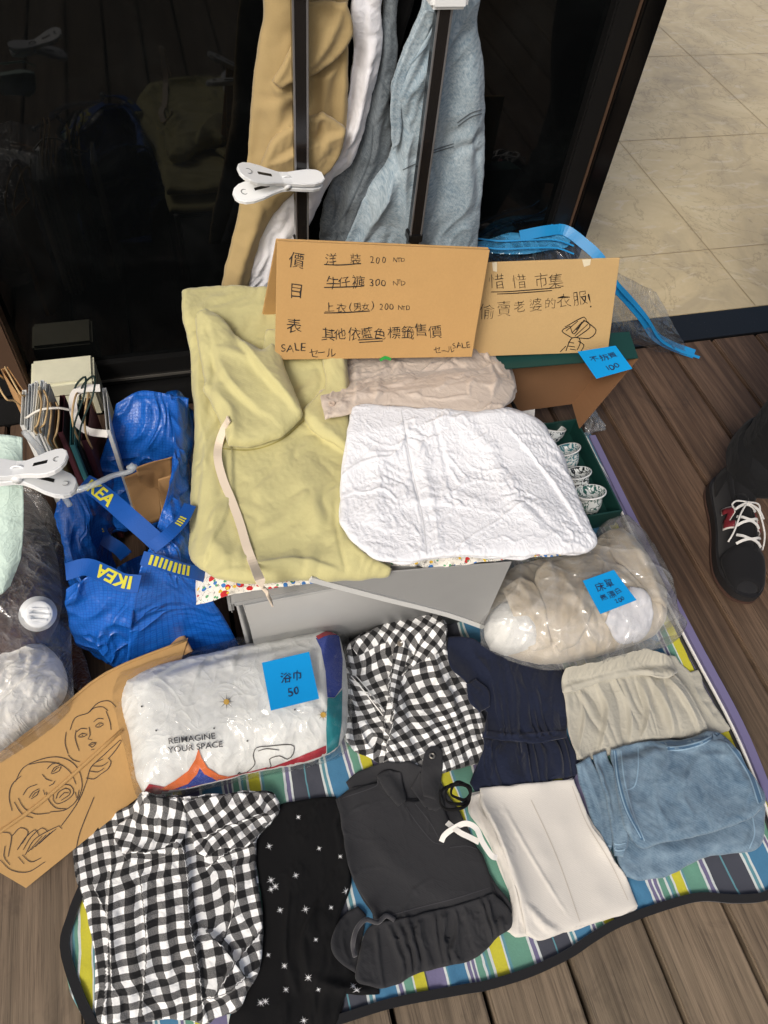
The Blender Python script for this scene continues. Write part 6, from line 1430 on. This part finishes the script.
# ================================================================== THE PERSON AT THE RIGHT
def skin(name, joints, bones, mat, sub=2, root=0):
    me = bpy.data.meshes.new(name); me.from_pydata([tuple(j[:3]) for j in joints], bones, [])
    o = bpy.data.objects.new(name, me); COL.objects.link(o)
    s = o.modifiers.new('skin', 'SKIN'); s.use_smooth_shade = True
    for i, v in enumerate(me.skin_vertices[0].data): v.radius = (joints[i][3], joints[i][4] if len(joints[i]) > 4 else joints[i][3]); v.use_root = i == root
    u = o.modifiers.new('sub', 'SUBSURF'); u.levels = sub; u.render_levels = sub
    dg = bpy.context.evaluated_depsgraph_get(); dg.update(); m2 = bpy.data.meshes.new_from_object(o.evaluated_get(dg))
    o.modifiers.clear(); o.data = m2; m2.name = name; m2.materials.clear(); m2.materials.append(mat)
    m2.polygons.foreach_set('use_smooth', [True]*len(m2.polygons)); return o
SKIN = plain('skin', (196,150,122), .55, mott=.04); HAIR = plain('black hair', (24,20,18), .5, mott=.3, msc=300)
M_TROU = fabric('black washed denim', (15,16,18), mott=.12, crump=.3, csc=24, sheen=.05); M_JACK = fabric('dark grey jacket', (46,48,52))
AX = np.array([1.118, .738, 0]); FD = nz3(np.array([-.085, -.215, 0]))        # ankle spot, foot heading
SD = np.array([-FD[1], FD[0], 0])                                             # to the wearer's left
A2 = AX+np.array([.30, .02, 0])
hip = (AX+A2)/2+np.array([.0,.02,.92]); 
def P3(p, z=0): return (p[0], p[1], z)
hipR, hipL = hip+np.array([-.09,-.02,-.02]), hip+np.array([.09,.02,-.02])
J = [P3(hip,.95)+(.13,.10), P3(hip,1.12)+(.12,.09), P3(hip,1.32)+(.15,.10), P3(hip,1.43)+(.08,.07), P3(hip,1.49)+(.05,.05), P3(hip+FD*.02,1.58)+(.075,.09), P3(hip+FD*.01,1.68)+(.06,.075),
     tuple(hipR)+(.085,), P3((AX+hipR)/2+FD*.0,.50)+(.050,), P3(AX-FD*.066+SD*.046,.26)+(.038,), P3(AX-FD*.04+SD*.022,.10)+(.034,), P3(AX+FD*.05,.045)+(.022,), P3(AX+FD*.14,.038)+(.018,),
     tuple(hipL)+(.085,), P3((A2+hipL)/2+FD*.0,.50)+(.050,), P3(A2-FD*.066+SD*.046,.26)+(.038,), P3(A2-FD*.04+SD*.022,.10)+(.034,), P3(A2+FD*.05,.045)+(.022,), P3(A2+FD*.14,.038)+(.018,),
     P3(hip-SD*.17,1.39)+(.055,), P3(hip-SD*.22,1.12)+(.042,), P3(hip-SD*.19+FD*.10,.90)+(.03,), P3(hip-SD*.18+FD*.14,.82)+(.026,),
     P3(hip+SD*.17,1.39)+(.055,), P3(hip+SD*.22,1.12)+(.042,), P3(hip+SD*.19+FD*.10,.90)+(.03,), P3(hip+SD*.18+FD*.14,.82)+(.026,)]
Bn = [(0,1),(1,2),(2,3),(3,4),(4,5),(5,6),(0,7),(7,8),(8,9),(9,10),(10,11),(11,12),(0,13),(13,14),(14,15),(15,16),(16,17),(17,18),(2,19),(19,20),(20,21),(21,22),(2,23),(23,24),(24,25),(25,26)]
per = skin('person', J, Bn, SKIN); tag(per, 'standing person in turned up black trousers and dark trainers at the right edge', 'person')
for o_ in (skin('jacket', [P3(hip,.80)+(.185,.15), P3(hip,.92)+(.17,.135), P3(hip,1.12)+(.155,.12), P3(hip,1.33)+(.17,.12), P3(hip,1.43)+(.09,.08), P3(hip-SD*.18,1.40)+(.075,), P3(hip-SD*.225,1.12)+(.058,), P3(hip-SD*.195+FD*.09,.92)+(.045,), P3(hip+SD*.18,1.40)+(.075,), P3(hip+SD*.225,1.12)+(.058,), P3(hip+SD*.195+FD*.09,.92)+(.045,)], [(0,1),(1,2),(2,3),(3,4),(3,5),(5,6),(6,7),(3,8),(8,9),(9,10)], M_JACK),
           skin('trousers', [P3(hip,.96)+(.15,.12), tuple(hipR)+(.105,), P3((AX+hipR)/2+FD*.0,.50)+(.078,), P3(AX-FD*.066+SD*.046,.26)+(.06,), P3(AX-FD*.066+SD*.046,.185)+(.058,), tuple(hipL)+(.105,), P3((A2+hipL)/2+FD*.0,.50)+(.078,), P3(A2-FD*.066+SD*.046,.26)+(.06,), P3(A2-FD*.066+SD*.046,.185)+(.058,)], [(0,1),(1,2),(2,3),(3,4),(0,5),(5,6),(6,7),(7,8)], M_TROU),
           skin('hair', [P3(hip-FD*.02,1.70)+(.07,.085), P3(hip-FD*.045,1.60)+(.065,.085), P3(hip-FD*.05,1.50)+(.05,.06)], [(0,1),(1,2)], HAIR)): adopt(o_, per)
for s in (-1, 1):
    adopt(lathe('eye', [(0,.008),(.006,.005),(.008,0),(.006,-.005),(0,-.008)], plain('eye', (30,26,24), .2), None, hip+FD*.098+SD*.03*s+np.array([0,0,1.60-.92]), seg=10), per)
adopt(skin('nose', [P3(hip+FD*.09,1.60)+(.010,), P3(hip+FD*.115,1.565)+(.014,)], [(0,1)], SKIN), per)
adopt(sweep('mouth', [hip+FD*.098+SD*.022*s+np.array([0,0,1.530-.92]) for s in (-1,0,1)], .004, plain('lips', (150,84,78)), None, seg=6), per)

M_SHOE = fabric('black suede', (26,26,28), mott=.12, sheen=.12); M_SHOEM = fabric('black shoe mesh', (17,17,19), weave=3000, sheen=.05); M_SOLE = plain('black rubber midsole', (30,29,30), .6); M_GUM = plain('gum rubber', (72,50,40), .7)
M_BURG = plain('burgundy leather', (112,32,40), .5); M_LACE = fabric('white laces', (196,194,190)); M_NW = plain('pale letter edge', (206,200,194), .5)
def trainer(A):
    """a running shoe; local x = heel to toe, y = to the left, z = up"""
    root = empty('trainer', tuple(A)); 
    ax0 = A-FD*.040
    KS = 1.17
    T = lambda x, y, z: ax0-SD*.006+(FD*x+SD*y*.88+np.array([0,0,z]))*KS
    # sections along the shoe: x, half width left, half width right, top height
    xs = [-.026,-.018,0,.03,.07,.11,.15,.19,.222,.240,.248]
    wl = [.010,.022,.030,.033,.034,.037,.043,.045,.038,.022,.006]; wr_ = [.010,.022,.030,.032,.031,.034,.041,.043,.034,.020,.006]
    ht = [.060,.085,.094,.086,.080,.082,.072,.056,.047,.040,.030]
    def section(i, z0, infl, top, n=14):
        out = []
        for k in range(n+1):
            t = math.pi*k/n; y = math.cos(t); z = math.sin(t)**.72
            w = wl[i] if y > 0 else wr_[i]
            out.append(T(xs[i], y*(w+infl), z0+z*top))
        return out
    rows = [section(i, .028, 0, ht[i]-.028) for i in range(len(xs))]
    n = len(rows[0]); V = [p for r in rows for p in r]; F = []
    for i in range(len(rows)-1):
        for k in range(n-1):
            if i in (1,2,3) and 5 <= k <= 8: continue                     # the opening for the foot
            a = i*n+k; F.append([a, a+1, a+n+1, a+n])
    F.append(list(range(n))[::-1]); F.append([(len(rows)-1)*n+k for k in range(n)])
    up = mesh_ob('upper', V, F, M_SHOE)
    m = up.modifiers.new('s', 'SUBSURF'); m.levels = m.render_levels = 2
    m2 = up.modifiers.new('t', 'SOLIDIFY'); m2.thickness = .004; m2.offset = -1
    adopt(up, root)
    def sole(name, z0, z1, infl, mat):
        ring = [(xs[i], wl[i]+infl) for i in range(len(xs))]+[(xs[i], -wr_[i]-infl) for i in reversed(range(len(xs)))]
        ring = [(x+(.004 if x > .23 else (-.004 if x < -.02 else 0))*1, y) for x, y in ring]
        pts = spline([(x, y) for x, y in ring], True, .008); k = len(pts)
        lift = lambda x: .010*max(0, (x-.19)/.06)**2
        V = [T(x, y, z0+lift(x)) for x, y in pts]+[T(x, y*1.0, z1+lift(x)*.6) for x, y in pts]
        F = [list(range(k))[::-1], list(range(k, 2*k))]+[[i, (i+1) % k, (i+1) % k+k, i+k] for i in range(k)]
        o = mesh_ob(name, V, F, mat, None, None, False); bm = bmesh.new(); bm.from_mesh(o.data); bmesh.ops.recalc_face_normals(bm, faces=bm.faces)
        bmesh.ops.bevel(bm, geom=[e for e in bm.edges if e.calc_face_angle(0) > 1], offset=.002, segments=2, affect='EDGES'); bm.to_mesh(o.data); bm.free(); adopt(o, root)
    sole('midsole', .009, .030, .004, M_SOLE); sole('outsole', .001, .0095, .005, M_GUM)
    def shell(x, t, o=.0015):
        """a point on the upper at length x and turn t (0 = left side, pi = right side)"""
        y = math.cos(t); z = max(0, math.sin(t))**.72
        f = lambda L: float(np.interp(x, xs, L))
        w = f(wl) if y > 0 else f(wr_)
        return T(x, y*(w+o), .028+z*(f(ht)-.028)+o*.8)
    def patch(name, quadfn, mat, nu=14, nv=8, o=.002):
        V = []; F = []
        for i in range(nu+1):
            for j in range(nv+1): V.append(shell(*quadfn(i/nu, j/nv), o))
        for i in range(nu):
            for j in range(nv): a = i*(nv+1)+j; F.append([a, a+1, a+nv+2, a+nv+1])
        b = mesh_ob(name, V, F, mat); bm = bmesh.new(); bm.from_mesh(b.data); bmesh.ops.recalc_face_normals(bm, faces=bm.faces); bm.to_mesh(b.data); bm.free()
        s = b.modifiers.new('t', 'SOLIDIFY'); s.thickness = .002; s.offset = 1; adopt(b, root)
    patch('toe_overlay', lambda u, v: (.178+.066*v-.018*math.sin(math.pi*u), .15+(math.pi-.3)*u), M_SHOEM, 18, 8, .0012)
    for s in (0, 1):
        f = (lambda t: math.pi-t) if s else (lambda t: t)
        patch('eyestay', lambda u, v: (.085+.085*u, f(1.02+.18*v+.10*u)), M_SHOEM, 12, 4, .0026)
        patch('heel_overlay', lambda u, v: (-.018+.055*u*(1-.35*v), f(.12+.75*v)), M_SHOEM, 10, 8, .0014)
    # the letter on the side facing the camera
    for s, nm in ((1, 'side_letter'), (-1, 'side_letter')):
        g = (lambda t: t) if s < 0 else (lambda t: t)
        def lt(poly, o, mat, name):
            v, f = fill2(poly, .14)
            W3 = [shell(.078+p[0]*.042, (math.pi-(.34+p[1]*.60)) if s < 0 else (.30+p[1]*.66), o) for p in v]
            b = mesh_ob(name, W3, f, mat); sd_ = b.modifiers.new('t', 'SOLIDIFY'); sd_.thickness = .0016; sd_.offset = 0; adopt(b, root)
        N_ = [(0,0),(.30,0),(.36,.52),(.72,0),(1.02,0),(1.18,1),(.88,1),(.80,.46),(.46,1),(.16,1)]
        cx, cy = .6, .5
        lt([((x-cx)*1.14+cx, (y-cy)*1.20+cy) for x, y in N_], .0022, M_NW, nm); lt(N_, .0036, M_BURG, nm)
    # tongue, collar, laces
    patch('tongue', lambda u, v: (.055+.10*u, 1.18+.78*v), M_SHOEM, 12, 8, .0006)
    col = [shell(x, t, -.002) for x, t in ((.075,1.05),(.04,.95),(.0,.95),(-.016,1.2),(-.020,math.pi/2),(-.016,1.94),(.0,2.19),(.04,2.19),(.075,2.09))]
    adopt(sweep('collar', col, .0055, M_SHOEM, None, seg=8, smooth_n=5), root)
    for i, x in enumerate((.092,.110,.128,.146,.162)):
        j = .010 if i % 2 else -.006
        adopt(sweep('lace', [shell(x, 1.02, .006), shell(x+j*.5, 1.28, .011), shell(x+j, 1.57, .013), shell(x+.5*j, 1.86, .011), shell(x, 2.12, .006)], 0, M_LACE, None, flat=(.0055,.002), up=tuple(np.array([0,0,1])*.9+FD*.3), smooth_n=4), root)
    k0_ = shell(.082, 1.57, .016)
    for a in ([k0_, shell(.095, 1.15, .018), shell(.105,.75,.014), shell(.085,.55,.012), shell(.078,1.0,.016), k0_], [k0_, shell(.10, 1.2, .018), shell(.13,.85,.012), shell(.142,.5,.006), shell(.150,.22,.003)],
              [k0_, shell(.095, 2.0, .018), shell(.100,2.12,.016), shell(.086,2.22,.014), shell(.080,2.0,.016), k0_], [k0_, shell(.11,1.95,.014), shell(.140,2.2,.010), shell(.155,2.5,.004)]):
        adopt(sweep('lace', a, .0019, M_LACE, None, seg=7, smooth_n=6), root)
    return root
for A in (AX, A2):
    r_ = trainer(A); loc = r_.location.copy()
    tag(r_, 'black trainer with a burgundy letter N and white laces on the deck' if A is AX else 'black trainer on the other foot, beyond the right edge', 'shoe')
# socks, then turned up trouser cuffs
for A in (AX, A2): adopt(skin('sock', [tuple(A-FD*.05+SD*.03+np.array([0,0,.17]))+(.042,), tuple(A-FD*.04+SD*.022+np.array([0,0,.10]))+(.040,), tuple(A+FD*.01+SD*.004+np.array([0,0,.072]))+(.034,), tuple(A+FD*.05+np.array([0,0,.055]))+(.026,)], [(0,1),(1,2),(2,3)], M_SHOEM), per)
for A in (AX, A2):
    A = A-FD*.066+SD*.046
    th = np.linspace(0, 2*math.pi, 22)[:-1]; V = []
    prof = [(.060,.185),(.069,.176),(.076,.165),(.080,.148),(.081,.118),(.079,.104),(.075,.100),(.071,.106),(.069,.130),(.067,.16)]
    gridc = [[A+FD*(.004+r*1.12*math.cos(t))+SD*r*.95*math.sin(t)+np.array([0,0,z+.004*math.sin(2*t+1)+.003*math.sin(5*t)-.012*math.cos(t)]) for t in th] for r, z in prof]
    ly = loft('cuff', gridc, M_TROU, None, (40, 72), .002, [(.0035,.05,0,1.5,'n')], 61, pxz=False, close=True)
    adopt(ly.ob, per)
    # shin part of the trouser leg, creased above the cuff
    g2_ = [[A+np.array([(hip[0]-A[0])*k*.06, (hip[1]-A[1])*k*.06, 0])+FD*(.006+r*math.cos(t))+SD*r*.95*math.sin(t)+np.array([0,0,z]) for t in th] for k, (r, z) in enumerate([(.064,.13),(.072,.18),(.075,.23),(.076,.29),(.078,.37)])]
    ly = loft('trouser_leg', g2_, M_TROU, None, (40, 72), .002, [(.006,.06,0,2,'f')], 62, pxz=False, close=True); adopt(ly.ob, per)

# ================================================================== put each lone mesh's origin at its own base
for o in list(COL.objects):
    if o.type == 'MESH' and o.parent is None and o.get('kind') != 'structure':
        v = np.empty(len(o.data.vertices)*3, np.float32); o.data.vertices.foreach_get('co', v); v = v.reshape(-1, 3)
        c = Vector(((v[:,0].min()+v[:,0].max())/2, (v[:,1].min()+v[:,1].max())/2, v[:,2].min()))
        if o.location.length > 1e-6: continue
        o.data.transform(Matrix.Translation(-c)); o.location = c
        for ch in o.children: ch.location = ch.location-c
